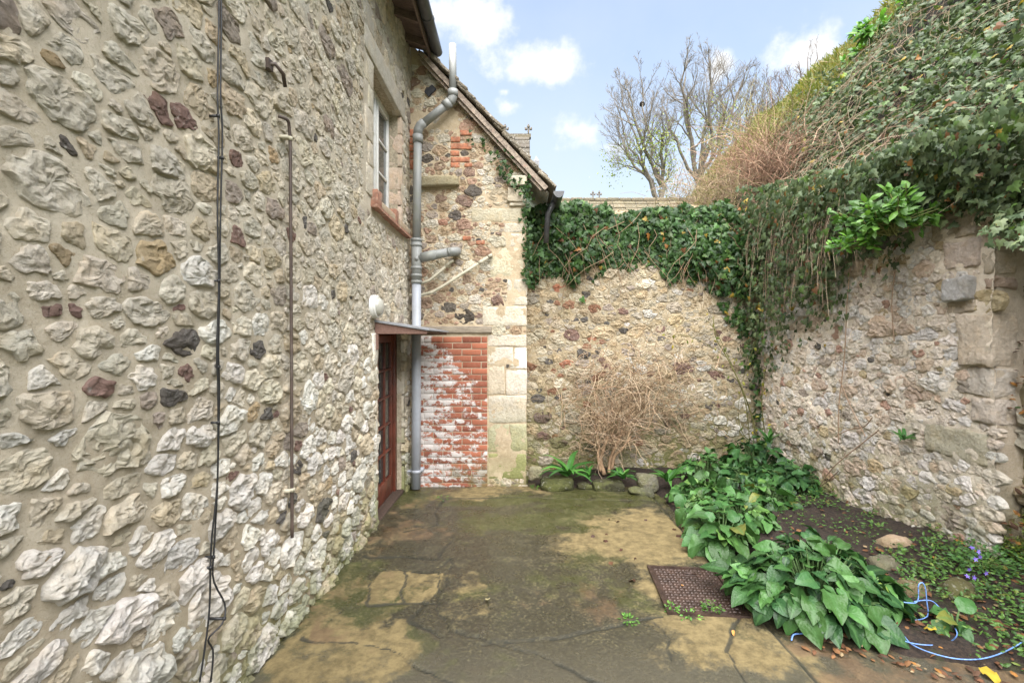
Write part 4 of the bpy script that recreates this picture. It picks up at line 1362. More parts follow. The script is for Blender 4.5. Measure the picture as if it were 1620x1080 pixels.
# right wall: eroded chalky rubble, dressed stones at its near end
RX = 3.12
rwall = thing('eroded_wall', 'pale eroded chalk and rubble wall along the right of the yard', 'wall', (RX, 4.4, 0))
FRAME4 = ((RX, 0, 0), (0, 1, 0), (0, 0, 1), (-1, 0, 0))
NEARY = 3.06


def tint4(uu, vv, q):
    a = fbm(q + 4, 1.1, 4); b_ = fbm(q + 40, 1.9, 4)
    k = .98 + .22 * a
    low = np.clip((1.0 - vv) / 1.0, 0, 1) * np.clip((uu - 2.9) / 1.0, .3, 1)
    k = k * (1 - .22 * low) + .10 * np.clip(1 - np.abs(vv - 1.5) / .9, 0, 1)
    return np.stack([k, k * (.985 - .03 * b_), k * (.96 - .10 * b_ - .12 * low)], -1)


V_, Q_, C_ = wall_grid(np.arange(NEARY, 6.12, .019), lambda u: (-.3, float(wall_top(u)) + .02), 200, FRAME4, .024, 7, 4, tintf=tint4, amp2=.035)
rmort = part('mortar_face', np_mesh('mortar_face', V_, [Q_], C_), M_MORT4, rwall)
g = Geo(); g.box(RX + .03, RX + .5, NEARY + .012, 6.4, -.3, 2.55, (.8, .75, .68)); g.box(RX + .07, RX + .5, 4.6, 6.4, 2.5, 2.78, (.8, .75, .68))
part('wall_core', g, M_MORT4, rwall, smooth=False)


def Rp(px, py):                           # photo pixel on the right wall -> (y, z)
    d = RX * F / (px - CX); return d, EYE + (CY - py) / F * d


ex4 = []
for x0, y0, x1, y1, pr, c in ((1472, 345, 1545, 378, .05, (.50, .44, .35)), (1495, 380, 1552, 425, .04, (.58, .50, .43)), (1502, 440, 1545, 476, .13, (.50, .50, .49)), (1500, 476, 1545, 494, .05, (.50, .43, .34)),
                              (1516, 496, 1604, 578, .05, (.70, .60, .49)), (1528, 581, 1592, 626, .04, (.68, .61, .54)), (1535, 629, 1588, 668, .04, (.66, .59, .51)), (1462, 676, 1560, 724, .05, (.52, .49, .38)),
                              (1556, 440, 1598, 458, .03, (.55, .42, .34)), (1562, 470, 1592, 488, .03, (.52, .40, .32)), (1555, 395, 1600, 436, .03, (.55, .47, .38)), (1470, 330, 1530, 343, .03, (.42, .36, .27))):
    (yb, _), (ya, _) = Rp(x0, (y0 + y1) / 2), Rp(x1, (y0 + y1) / 2)
    ya = max(ya, NEARY + .004); yc = (ya + yb) / 2
    if yb - ya < .05: continue
    za, zb = EYE + (CY - y1) / F * yc, EYE + (CY - y0) / F * yc
    mh = float(fbm(np.array([[yc, (za + zb) / 2, 4 * 3.3]]), 1.1, 3)[0]) * .07
    xo = RX - mh - (.06 if pr > .1 else .012)
    block('dressed_stone', xo, RX + .16, ya, yb, za, zb, M_CHALK, rmort, jitcol(c, .04), min(.012, (zb - za) * .15), .013, cuts=8, scale=13)
    ex4.append((ya, yb, za, zb))


def excl4(u, v, r):
    k = v > wall_top(u) - r
    for a, b_, c, d in ex4: k |= (u > a - r) & (u < b_ + r) & (v > c - r) & (v < d + r)
    return k


S, r_ = pack(NEARY, 6.02, -.05, 3.1, ((.08, .14), (.055, .24), (.036, .24), (.024, .12), (.015, .04)), 1.5, (), excl4, seed=31, fill=.86, tries=1.5)
tint = np.zeros((len(S), 3))
for i in range(len(S)):
    x = rnd.random()
    c = FLINT if x < .012 else (.50, .33, .26) if x < .035 else MAUVE if x < .06 else (.78, .745, .71) if x < .40 else (.77, .69, .60) if x < .78 else (.64, .52, .42) if x < .92 else (.56, .46, .3)
    tint[i] = jitcol(c, .13)
pos, Q_, T_, cen, _ = build_stones(S, r_, 1.5, FRAME4, .006, .015, tint, 33, rough=1.3, jitter=.24, maxk=1.4, power=18, embed=np.full(len(S), .62), under=(.024, 7, 4, .035))
print('right wall', emit_stones(pos, Q_, T_, cen, r_, tint, M_CHALK, rmort, 300, normal=(1, 0, 0), inside=lambda x, y: y > 380))

# the broken near end: earth and fallen rubble behind the line of the wall
ruin = thing('ruined_wall', 'collapsed mossy stretch of wall with loose rubble and dead leaves at the right edge', 'wall', (RX + .3, 2.2, 0))
FRAME5 = ((RX + .16, 0, 0), (0, 1, 0), (0, 0, 1), (-1, 0, 0))


def tint5(uu, vv, q):
    k = .62 + .4 * fbm(q + 4, 2, 4); m_ = np.clip(fbm(q + 70, 1.6, 4) * 1.6 + .35, 0, 1)
    return np.stack([k * (1 - .35 * m_), k * (1 - .22 * m_), k * (1 - .6 * m_)], -1)


V_, Q_, C_ = wall_grid(np.arange(.4, NEARY + .10, .03), lambda u: (-.2, 2.75), 100, FRAME5, .06, 4.5, 6, tintf=tint5, amp2=.10)
lean = (V_[:, 2] - .9) * .10
V_[:, 0] += lean
rumort = part('earth_face', np_mesh('earth_face', V_, [Q_], C_), M_MORT3, ruin)
g = Geo(); g.box(RX + .38, RX + 1.6, .5, 3.6, -.2, 2.62, (.3, .26, .2))
part('earth_core', g, M_MORT3, ruin, smooth=False)
S, r_ = pack(1.4, NEARY - .04, -.05, 2.5, ((.10, .14), (.07, .22), (.045, .22), (.028, .14)), 1.3, (), None, seed=41)
tint = np.array([jitcol(((.40, .37, .29), (.46, .40, .30), (.33, .29, .2), (.50, .46, .38), (.26, .25, .14))[rnd.randrange(5)], .15) for _ in S])
pos, Q_, T_, cen, _ = build_stones(S, r_, 1.3, FRAME5, .012, .045, tint, 43, rough=1.5, jitter=.2, maxk=1.15, under=(.06, 4.5, 6, .10))
pos[..., 0] += (pos[..., 2] - .9) * .10; cen[:, 0] += (cen[:, 2] - .9) * .10
keep = rng.random(len(S)) < .62
print('ruin', emit_stones(pos[keep], Q_, T_, cen[keep], r_[keep], tint[keep], M_CHALK, rumort, 200, normal=(1, 0, 0)))

# ================================================================== pipes, light, cables on the house
M_PIPE = plain_material('grey soil pipe', (.32, .34, .375), .45, .06, 6, dirt=(.27, .28, .27), dirt_k=.4)
M_PIPEG = plain_material('weathered grey pipe', (.23, .237, .228), .55, .08, 6, dirt=(.22, .23, .18), dirt_k=.5)
PD = 5.345
pipe = thing('soil_pipe', 'tall grey soil pipe with an offset bend and a stub branch beside the brick panel', 'drainpipe', P(658, 772, PD))


def Pp(px, py, d=PD): return P(px, py, d)


g = Geo(); g.tube([Pp(658, 772), Pp(658.5, 640), Pp(659, 440)], .052, 20); part('lower_pipe', g, M_PIPE, pipe)
g = Geo(); g.tube([Pp(659, 383), Pp(660, 300), Pp(661, 212)], .047, 20); part('upper_pipe', g, M_PIPEG, pipe)
g = Geo(); g.tube([Pp(661, 216), Pp(661.5, 206), Pp(665, 199), Pp(671, 194)], .053, 20); g.tube([Pp(661, 226), Pp(661, 214)], .059, 20); part('bend', g, M_PIPEG, pipe)
g = Geo(); g.tube([Pp(668, 197), Pp(714, 160)], .047, 20); g.tube([Pp(703, 169), Pp(711, 162)], .057, 20); part('offset_pipe', g, M_PIPEG, pipe)
g = Geo(); g.tube([Pp(709, 164), Pp(714, 159.5), Pp(716.3, 154), Pp(716.5, 148)], .052, 20); g.tube([Pp(716.5, 153), Pp(716.5, 143)], .058, 20); part('bend', g, M_PIPEG, pipe)
g = Geo(); g.tube([Pp(716.5, 150), Pp(716, 71)], .043, 20); part('vent_pipe', g, M_PIPEG, pipe)
g = Geo(); g.tube([Pp(659, 446), Pp(659, 378)], .058, 20)
for y in (380, 388, 424, 436, 446): g.tube([Pp(659, y - 2.2), Pp(659, y + 2.2)], .064, 20)
g.tube([Pp(659, 409), P(659, 409, PD - .066)], .024, 14)
part('junction', g, M_PIPEG, pipe)
g = Geo(); g.tube([Pp(662, 408), Pp(680, 404.5), Pp(712, 398.5)], .050, 18); g.tube([Pp(667, 407.5), Pp(690, 402.5)], .056, 18)
g.tube([Pp(708, 399.2), Pp(716, 398), P(722, 397.5, PD + .04), P(723.5, 397.5, PD + .2)], .051, 18); part('branch_pipe', g, M_PIPEG, pipe)
for y in (745,):
    g = Geo(); g.tube([Pp(658.5, y - 2.5), Pp(658.5, y + 2.5)], .058, 20); g.box(*(sorted((Pp(648, y)[0], Pp(668, y)[0]))), PD + .03, GY + .02, Pp(0, y + 2)[2], Pp(0, y - 2)[2])
    g.tube([Pp(640, y), Pp(651, y)], .014, 8)
    part('bracket', g, M_PIPE, pipe)
M_WASTE = plain_material('algae stained waste pipe', (.40, .37, .28), .6, .12, 14, dirt=(.20, .20, .12), dirt_k=.7)
g = Geo(); g.tube([P(664, 467, 5.36), P(684, 462, 5.37), P(700, 453, 5.38), P(772, 407, 5.42)], .0185, 10)
wp = thing('waste_pipe', 'longer thin sloping waste pipe running up to the right across the gable', 'pipe', P(664, 467, 5.36)); part('pipe', g, M_WASTE, wp)
g = Geo(); g.tube([P(772.5, 406.6, 5.42), P(776, 404.5, 5.43), P(777, 404, 5.5)], .022, 10); g.tube([P(757, 416.5, 5.41), P(763, 412.8, 5.415)], .023, 10); g.tube([Pp(665, 467), Pp(648, 466.5)], .0185, 8); part('collar', g, M_WASTE, wp)
g = Geo(); g.tube([P(664, 449, 5.36), P(680, 443, 5.37), P(686, 438, 5.375), P(714, 413.5, 5.40)], .017, 10)
wp = thing('waste_pipe', 'shorter thin sloping waste pipe just below the grey branch', 'pipe', P(664, 449, 5.36)); part('pipe', g, M_WASTE, wp)
g = Geo(); g.tube([P(705, 421.5, 5.39), P(715, 412.5, 5.40), P(716, 411.5, 5.5)], .021, 10); part('collar', g, M_WASTE, wp)

# bulkhead lamp above the door
ly, lz = 4.07, EYE + (CY - 485) / F * 4.07
lamp = thing('bulkhead_light', 'round white bulkhead wall light above the door canopy', 'light', (WX, ly, lz))
def disc(prof, n=28):
    """turn (x, radius) about the X axis through the lamp"""
    g = Geo(); th = np.arange(n) * 2 * math.pi / n
    V = np.vstack([np.stack([np.full(n, WX + x), ly + np.cos(th) * r, lz + np.sin(th) * r * 1.02], 1) for x, r in prof])
    i = np.arange(len(prof) - 1)[:, None] * n; j = np.arange(n)[None]; k = (j + 1) % n
    g.push(V, None, np.stack([i + j, i + k, i + n + k, i + n + j], -1).reshape(-1, 4))
    return g
part('base_ring', disc(((.0, .098), (.03, .10), (.036, .093), (.037, .078))), M_WHITE, lamp)
part('front_ring', disc(((.037, .096), (.048, .096), (.052, .09), (.052, .078))), M_WHITE, lamp)
mg, mnt, mb, _ = mat_new('ribbed lamp glass'); n_ = N(mnt)
mb.inputs['Base Color'].default_value = (.55, .54, .48, 1); mb.inputs['Roughness'].default_value = .18; mb.inputs['Transmission Weight'].default_value = .3
g = disc([(.052 + .05 * math.sin(a), max(.0005, .078 * math.cos(a)) * (1 + .02 * (k % 2))) for k, a in enumerate(np.linspace(0, math.pi / 2, 16))])
part('glass_dome', g, mg, lamp)

# black cables
M_CABLE = plain_material('black cable', (.012, .012, .013), .45, .2, 30)
def wall_path(pts, off, n=60):
    q = np.array([(WX + off + (p[2] if len(p) > 2 else 0), *W(p[0], p[1])) for p in pts])
    t = np.linspace(0, len(q) - 1, n); i = np.clip(t.astype(int), 0, len(q) - 2); f = (t - i)[:, None]
    p0, p1, p2, p3 = q[np.clip(i - 1, 0, None)], q[i], q[i + 1], q[np.clip(i + 2, None, len(q) - 1)]
    return .5 * ((2 * p1) + (-p0 + p2) * f + (2 * p0 - 5 * p1 + 4 * p2 - p3) * f ** 2 + (-p0 + 3 * p1 - 3 * p2 + p3) * f ** 3)


def cable(pts, label, rad=.0036):
    path = wall_path(pts, .034)
    t = thing('cable', label, 'cable', path[-1])
    g = Geo(); g.tube(path, rad, 7); part('cord', g, M_CABLE, t)
    for k in (6, 16, 27, 38, 47):
        g = Geo(); d = path[k + 1] - path[k]; d /= np.linalg.norm(d)
        g.tube([path[k] - d * .006, path[k] + d * .006], rad * 2.0, 7); g.box(WX - .02, path[k][0], path[k][1] - .004, path[k][1] + .004, path[k][2] - .004, path[k][2] + .004)
        part('clip', g, M_CABLE, t)


cable([(333, -260), (334, -120), (333, 40), (331, 150), (333, 215), (331, 330), (333, 450), (330, 560), (332, 620), (331, 760), (321, 860), (318, 960), (311, 1020), (302, 1078)],
      'left one of two black cables down the house wall, straight at the foot')
cable([(338, -260), (337, -120), (337, 40), (336, 150), (339, 215), (336, 330), (334.5, 450), (332.5, 560), (334, 620), (331, 760), (326, 860), (324, 915), (335, 955, .02), (327, 985, .03), (316, 1010), (324, 1030), (320, 1078)],
      'right one of two black cables on the house wall, looping near the foot')
M_ROD = plain_material('rusty conduit', (.065, .045, .035), .6, .3, 9, dirt=(.16, .14, .12), dirt_k=.4)
path = wall_path([(436, 184, -.03), (441, 190), (444.5, 205), (446, 240), (447, 400), (448, 600), (449, 850)], .045, 50)
rod = thing('conduit', 'thin dark metal conduit running straight down the house wall right of the cables', 'conduit', path[-1])
g = Geo(); g.tube(path, .0085, 10); part('rod', g, M_ROD, rod)
for k in (22, 46):
    g = Geo(); p = path[k]; g.tube([p - np.array((0, 0, .01)), p + np.array((0, 0, .01))], .0125, 10); g.box(WX - .02, p[0], p[1] - .03, p[1] + .004, p[2] - .008, p[2] + .008)
    part('clip', g, M_WASTE, rod)
hy_, hz_ = W(428, 120)
hook = thing('wall_hook', 'small rusty iron hook high on the house wall above the conduit', 'hook', (WX, hy_, hz_))
g = Geo(); g.tube([(WX - .02, hy_ - .05, hz_ + .03), (WX + .05, hy_ - .05, hz_ + .03), (WX + .06, hy_ + .01, hz_ + .015), (WX + .05, hy_ + .05, hz_ - .03)], .010, 7); part('bar', g, M_ROD, hook)
g = Geo(); g.box(WX - .01, WX + .03, hy_ - .075, hy_ - .03, hz_ - .0, hz_ + .05); part('plate', g, M_ROD, hook, smooth=False)
ay, az = W(470, 360)

# ================================================================== manhole cover
M_IRON = plain_material('wet rusty cast iron', (.052, .033, .026), .42, .35, 14, metallic=.35, bump=.5, dirt=(.09, .05, .035), dirt_k=.6)
mc = [G(1026, 897), G(1138, 901), G(1180, 978), G(1053, 972)]
A0 = np.array((np.mean([p[0] for p in mc]), np.mean([p[1] for p in mc])))
ax = (np.array(mc[1]) - mc[0] + np.array(mc[2]) - mc[3]) / 2; ay_ = (np.array(mc[0]) - mc[3] + np.array(mc[1]) - mc[2]) / 2
Lx, Ly = np.linalg.norm(ax), np.linalg.norm(ay_); rot = math.atan2(ax[1], ax[0])
mz = floor_z(*A0) + .006
cover = thing('manhole_cover', 'rusty brown cast iron manhole cover with raised tread studs', 'manhole cover', (A0[0], A0[1], mz))
cover.rotation_euler = (math.atan(-.038), 0, rot)
hx2, hy2 = Lx / 2, Ly / 2


def lbox(g, x0, x1, y0, y1, z0, z1): g.box(x0, x1, y0, y1, z0, z1)


for x0, x1, y0, y1 in ((-hx2, hx2, hy2 - .022, hy2), (-hx2, hx2, -hy2, -hy2 + .022), (-hx2, -hx2 + .022, -hy2 + .0225, hy2 - .0225), (hx2 - .022, hx2, -hy2 + .0225, hy2 - .0225)):
    g = Geo(); g.box(x0, x1, y0, y1, -.03, .012); add('frame', g.mesh('frame', False), M_IRON, cover)
g = Geo(); g.box(-hx2 + .026, hx2 - .026, -hy2 + .026, hy2 - .026, -.03, .006); add('plate', g.mesh('plate', False), M_IRON, cover)
studs = Geo(); nx_, nyy_ = 15, 16
for i in range(nx_):
    for j in range(nyy_):
        x = -hx2 + .05 + (Lx - .1) * i / (nx_ - 1); y = -hy2 + .05 + (Ly - .1) * j / (nyy_ - 1)
        if abs(x - .03) < .05 and abs(abs(y) - hy2 + .11) < .035: continue
        a, b_ = (.0115, .006) if (i + j) % 2 else (.006, .0115)
        V = [(x - a, y - b_, .006), (x + a, y - b_, .006), (x + a, y + b_, .006), (x - a, y + b_, .006)] + [(x - a * .7, y - b_ * .6, .0115), (x + a * .7, y - b_ * .6, .0115), (x + a * .7, y + b_ * .6, .0115), (x - a * .7, y + b_ * .6, .0115)]
        studs.push(V, None, [(4, 5, 6, 7), (0, 1, 5, 4), (1, 2, 6, 5), (2, 3, 7, 6), (3, 0, 4, 7)])
add('tread_stud', studs.mesh('tread_stud', False), M_IRON, cover, kind='stuff')
for sgn in (-1, 1):
    g = Geo(); th = np.linspace(0, 2 * math.pi, 25)
    g.tube(np.stack([.03 + np.cos(th) * .052, sgn * (hy2 - .11) + np.sin(th) * .026, np.full(25, .008)], 1), .004, 6, cap=False)
    g.tube([(-.012, sgn * (hy2 - .11), .010), (.072, sgn * (hy2 - .11), .010)], .006, 8)
    hk = add('lifting_handle', g.mesh('lifting_handle'), M_IRON, cover)
    g = Geo(); q = np.stack([.03 + np.cos(th[:-1]) * .05, sgn * (hy2 - .11) + np.sin(th[:-1]) * .024, np.full(24, .0075)], 1)
    g.push(np.vstack([q, [(.03, sgn * (hy2 - .11), .0075)]]), [(k, (k + 1) % 24, 24) for k in range(24)]); add('recess_shade', g.mesh('recess_shade', False), plain_material('black recess', (.008, .007, .006), .5), hk)  # flat near-black disc on the plate, painted as the shade of a hollow

# ================================================================== rocks edging the bed
def rock(label, px, py, wpx, hpx, tint, seed, d=None, sink=.35, flat=1.0, group=None, dep=1.0, cat='stone', name='edging_stone'):
    if d is None: x, d = G(px, py + hpx * .5)
    c = P(px, py, d)
    s = d / F
    bm = bmesh.new(); bmesh.ops.create_icosphere(bm, subdivisions=3, radius=1)
    V = np.array([v.co[:] for v in bm.verts])
    o3 = np.array((seed * 3.1, seed * 7.7, seed))
    V = V * (1 + fbm(V + o3, .9, 2)[:, None] * .55 + fbm(V + o3, 2.6, 3)[:, None] * .22)
    V = np.clip(V, -.86, .80 * flat)
    V = V * np.array((wpx * s / 2, wpx * s / 2 * .75 * dep, hpx * s / 2)) * 1.12
    for v, q in zip(bm.verts, V): v.co = q
    me = bpy.data.meshes.new(name); bm.to_mesh(me); bm.free()
    a = me.color_attributes.new('tint', 'FLOAT_COLOR', 'POINT'); cc = np.ones((len(V), 4), np.float32); cc[:, :3] = tint
    a.data.foreach_set('color', cc.ravel()); me.polygons.foreach_set('use_smooth', np.ones(len(me.polygons), bool))
    return add(name, me, M_ROCK, None, c, label, cat, group)


rock('round pale boulder at the foot of the limestone quoins', 847, 748, 24, 24, (.36, .33, .24), 1, 5.42)
rock('long flat mossy stone edging the bed under the first fern', 882, 766, 56, 24, (.06, .065, .028), 2, 5.40)
rock('dark mossy edging stone below the dead shrub', 962, 769, 50, 20, (.06, .06, .032), 3, 5.40)
rock('small mossy edging stone between the dead shrub and the leafy seedling', 925, 770, 24, 14, (.07, .07, .035), 4, 5.40)
rock('jagged grey stone at the bed edge right of the dead shrub', 1024, 762, 34, 28, (.20, .19, .15), 5, 5.30)
rock('low grey green stone in front of the jagged one at the bed edge', 1014, 777, 40, 12, (.12, .12, .08), 6, 5.20)
rock('loose tan rock lying on the soil below the pale wall', 1418, 864, 54, 46, (.56, .42, .30), 7, None, cat='rock', name='loose_rock', flat=.8)
rock('grey mossy rock below the loose tan rock', 1402, 898, 44, 34, (.20, .19, .13), 8, None, cat='rock', name='loose_rock')
rock('small dark rock right of the large leafy clump', 1432, 905, 28, 22, (.15, .13, .10), 9, None, cat='rock', name='loose_rock')
rock('half buried rock beside the blue rope loop', 1445, 935, 44, 34, (.22, .18, .10), 10, None, cat='rock', name='loose_rock')
rock('dark half buried rock under the purple flowers', 1520, 940, 52, 44, (.11, .10, .05), 11, None, cat='rock', name='loose_rock')

# ================================================================== foliage tools
def basis(tip, nrm):
    y = tip / (np.linalg.norm(tip, axis=-1, keepdims=True) + 1e-9)
    x = np.cross(y, nrm); x /= (np.linalg.norm(x, axis=-1, keepdims=True) + 1e-9)
    z = np.cross(x, y)
    return np.stack([x, y, z], -1)


def ivy_template():
    half = [(.0, -.02), (.26, -.20), (.54, .06), (.30, .26), (.34, .52), (.14, .56), (0, 1.0)]
    pts = half + [(-x, y) for x, y in half[-2:0:-1]]
    V = np.array([(x, y, -.16 * abs(x) - .10 * y * y) for x, y in pts] + [(0, .25, .02)])
    n = len(pts)
    return V * .9, np.array([(i, (i + 1) % n, n) for i in range(n)])


IVY_V, IVY_T = ivy_template()
OV_V = np.array([(0, 0, 0), (.24, .3, -.05), (.20, .68, -.10), (0, 1, -.22), (-.20, .68, -.10), (-.24, .3, -.05), (0, .45, .03)])
OV_T = np.array([(0, 1, 6), (1, 2, 6), (2, 3, 6), (3, 4, 6), (4, 5, 6), (5, 0, 6)])


def broad_leaf(name, length, width, droop, tint, seed, wave=.05, pw=.8, tip=1.0, cols=5, rows=8, fold=.18):
    g_ = random.Random(seed)
    t = np.linspace(0, 1, rows + 1)
    prof = np.sin(math.pi * np.clip(t, 0, 1) ** pw) ** .75 * (1 - .35 * t ** 2 * tip); prof[0] = .08; prof[-1] = .03
    ss = np.array((-1, -.45, 0, .45, 1)) if cols == 5 else np.array((-1, 0, 1))
    V, ve = [], []
    tw = g_.uniform(-.25, .25)
    for k, u in enumerate(t):
        a = droop * u
        cy = math.sin(a) / droop if droop > .01 else u; cz = -(1 - math.cos(a)) / droop if droop > .01 else 0
        for s in ss:
            x = s * prof[k] * width / 2
            z = -abs(s) * 0 + abs(s) ** 1.5 * prof[k] * width * fold * .5 + wave * width * math.sin(u * 13 + s * 3 + seed) * abs(s) * prof[k] + tw * x * u
            V.append((x, cy * length, cz * length + z)); ve.append(1.0 if s == 0 else (.35 if abs(s) < .5 else .0))
    m = len(ss); Q = [(k * m + j, k * m + j + 1, (k + 1) * m + j + 1, (k + 1) * m + j) for k in range(rows) for j in range(m - 1)]
    me = np_mesh(name, np.array(V), [np.array(Q)], np.broadcast_to(np.array(tint), (len(V), 3)))
    a = me.attributes.new('vein', 'FLOAT', 'POINT'); a.data.foreach_set('value', np.array(ve, np.float32))
    return me


M_IVY = leaf_material('ivy leaf', .48, .32, .18, .6)
M_BROAD = leaf_material('broad puckered leaf', .40, .3, .12, .6, bump=.25, vein=(.06, .135, .045))
M_FRESH = leaf_material('fresh leaf', .42, .4, .3, .5)
M_DRY = leaf_material('dry leaf', .8, .2, .15, .6)
M_TWIG = tint_material('dry twig', .85, .25, 60, 0)
M_BARK = tint_material('bark', .9, .3, 9, .5)


def mix_cols(n, cols, wts, k=.18):
    c = np.array(cols)[rng.choice(len(cols), n, p=np.array(wts) / sum(wts))]
    return np.clip(c * (1 + rng.uniform(-k, k, (n, 1))), .004, 1)


def emit_leaves(root, pos, M, col, mat, tv, tf, single=300, name='leaf', rest='foliage'):
    d = np.maximum(pos[:, 1], .3)
    sx = CX + pos[:, 0] / d * F; sy = CY - (pos[:, 2] - EYE) / d * F
    vis = (sx > 5) & (sx < 1615) & (sy > 5) & (sy < 1075)
    size = np.linalg.norm(M[:, :, 0], axis=1)
    eye = np.array((0, 0, EYE)) - pos; eye /= np.linalg.norm(eye, axis=1)[:, None]
    face = np.abs((M[:, :, 2] / size[:, None] * eye).sum(1))
    sc = vis * (size / d) ** 2 * face * rng.uniform(.6, 1.4, len(pos)) * emit_bias(pos)
    idx = np.argsort(-sc)[:single]
    pl = np.array(world_loc(root))
    pal = {}
    for i in idx:
        key = tuple(np.round(col[i], 2))
        if key not in pal: pal[key] = np_mesh(name, tv, [tf], np.broadcast_to(col[i], tv.shape), False)
        o = add(name, pal[key], mat, root)
        m4 = Matrix(M[i].tolist()).to_4x4(); m4.translation = Vector(pos[i] - pl)
        o.matrix_local = m4
    rest_i = np.setdiff1d(np.arange(len(pos)), idx)
    if len(rest_i) == 0: return
    g = Geo(); g.scatter(tv, tf, M[rest_i], pos[rest_i], col[rest_i])
    part(rest, g, mat, root, smooth=False, kind='stuff')


emit_bias = lambda p: 1.0


def wall_leaf_frames(n, normal, down=1.0, spread=.7):
    nr = np.array(normal) + rng.normal(0, .42, (n, 3)); nr[:, 2] += .30
    tip = rng.normal(0, spread, (n, 3)); tip[:, 2] -= down
    tip -= (tip * np.array(normal)).sum(1, keepdims=True) * np.array(normal) * .6
    return basis(tip, nr)


IVYC = [(.040, .098, .022), (.058, .130, .030), (.030, .072, .022), (.095, .18, .042), (.08, .12, .05), (.28, .12, .03), (.40, .28, .05), (.16, .07, .03)]
IVYW = [30, 28, 22, 8, 8, 1.2, .9, 1.6]
# ---- ivy over the back wall
bl = np.array([P(x, y, BYW)[[0, 2]] for x, y in ((828, 448), (850, 452), (872, 440), (905, 456), (925, 462), (945, 436), (985, 418), (1030, 424), (1075, 440), (1105, 462), (1140, 492), (1165, 520), (1178, 580), (1190, 660), (1205, 690), (1222, 640), (1240, 560))])
n = 5600
x = rng.uniform(.08, 3.2, n); lo = np.interp(x, bl[:, 0], bl[:, 1])
q2 = np.stack([x, np.zeros(n), np.zeros(n)], 1)
lo = lo + fbm(q2, 5, 3) * .22
hi = np.full(n, 3.33) + fbm(q2 + 9, 3, 3) * .16
t = rng.beta(1.35, 1.0, n)
z = lo + (hi - lo) * t
bulge = .03 + .22 * np.clip((z - lo) / .35, 0, 1) * np.clip(.6 + fbm(np.stack([x, z, z * 0], 1), 2.2, 3) * 1.2, .15, 1)
y = BYW - .02 - bulge * rng.uniform(.25, 1.0, n)
gap = fbm(np.stack([x, z, z * 0 + 3], 1), 3.2, 3)
low_sparse = (z - lo < .12) & (rng.random(n) < .35)
corner = (x > 2.9) & (z < 2.2) & (rng.random(n) < .45)
kp = ~(((gap < -.22) & (z < 2.75)) | low_sparse | corner)
x, y, z = x[kp], y[kp], z[kp]; n = len(x)
M_ = wall_leaf_frames(n, (0, -1, 0)) * rng.uniform(.05, .105, n)[:, None, None]
col = mix_cols(n, IVYC, IVYW)
ivy1 = thing('ivy', 'dark green ivy hanging over the top of the back wall', 'ivy', (1.7, BYW - .1, 2.4))
emit_leaves(ivy1, np.stack([x, y, z], 1), M_, col, M_IVY, IVY_V, IVY_T)
# leaves creeping up onto the gable quoins and verge
g = Geo()
for k in range(260):
    s = rng.uniform(.95, 2.05); p = np.array((-1.05, 0, 4.93)) + dv * s - nv * rng.uniform(.16, .30) * (1 if rng.random() < .7 else .3) + np.array((0, GY - rng.uniform(.03, .13), 0))
    if p[0] > .2: continue
    if p[0] < -.25 and rng.random() < .75: continue
    g.scatter(IVY_V, IVY_T, wall_leaf_frames(1, (0, -1, 0)) * rng.uniform(.035, .06), p[None], mix_cols(1, IVYC[:5], IVYW[:5]))
for k in range(120):
    p = P(834 + rng.normal(0, 4), rng.uniform(285, 450), GY - rng.uniform(.02, .08))
    g.scatter(IVY_V, IVY_T, wall_leaf_frames(1, (0, -1, 0)) * rng.uniform(.04, .07), p[None], mix_cols(1, IVYC[:5], IVYW[:5]))
part('creeping_leaf', g, M_IVY, ivy1, smooth=False, kind='stuff')
g = Geo()
for k in range(70):
    x0 = rng.uniform(.2, 3.1); zt = rng.uniform(2.6, 3.3); L = rng.uniform(.3, .9); yy = BYW - rng.uniform(.03, .26)
    ts = np.linspace(0, 1, 6)
    pth = np.stack([x0 + (rng.normal(0, .25)) * ts + np.cumsum(rng.normal(0, .045, 6)), np.full(6, yy), zt - L * ts], 1)
    g.tube(pth, np.linspace(.004, .002, 6), 4, (.23, .16, .10), False)
part('stem', g, M_TWIG, ivy1, kind='stuff')

# ---- ivy and dead stems over the bank and the right wall top
BANKC = [(.080, .115, .050), (.110, .145, .072), (.055, .085, .038), (.15, .19, .09), (.085, .15, .035), (.30, .14, .04), (.38, .27, .05), (.18, .085, .04)]
BANKW = [30, 26, 20, 12, 8, 1, .7, 1.8]
n = 78000
x = 3.12 + rng.beta(1.0, 1.5, n) * 6.4; y = 1.2 + rng.beta(1.0, 1.35, n) * 11.5
keepp = rng.random(n) < np.clip(1.15 - np.clip(y - 7.2, 0, 9) / 3.4 + np.clip(3.8 - np.abs(x - 4.5), -.5, .3), 0.02, 1)
keepp &= ~((y > 6.6) & (x < 4.4) & (rng.random(n) < .55))
thin = fbm(np.stack([x, y, x * 0], 1), .9, 4)
keepp &= ~((thin > .16) & (rng.random(n) < .5))
x, y = x[keepp], y[keepp]; n = len(x)
z = bank_surface(x, y)
lump = np.clip(fbm(np.stack([x, y, x * 0 + 9], 1), 1.3, 3) + .12, 0, 1)
up = rng.uniform(.0, 1.0, n) * (.10 + lump * .55)
nb_ = np.array((-.68, -.12, .72))
pos1 = np.stack([x, y, z], 1) + nb_ * (up + .04)[:, None]
nr = nb_ + rng.normal(0, .55, (n, 3)); tip = rng.normal(0, .85, (n, 3)) + np.array((-.7, -.1, -.7))
M1 = basis(tip, nr) * rng.uniform(.035, .095, n)[:, None, None]
c1 = mix_cols(n, BANKC, BANKW)
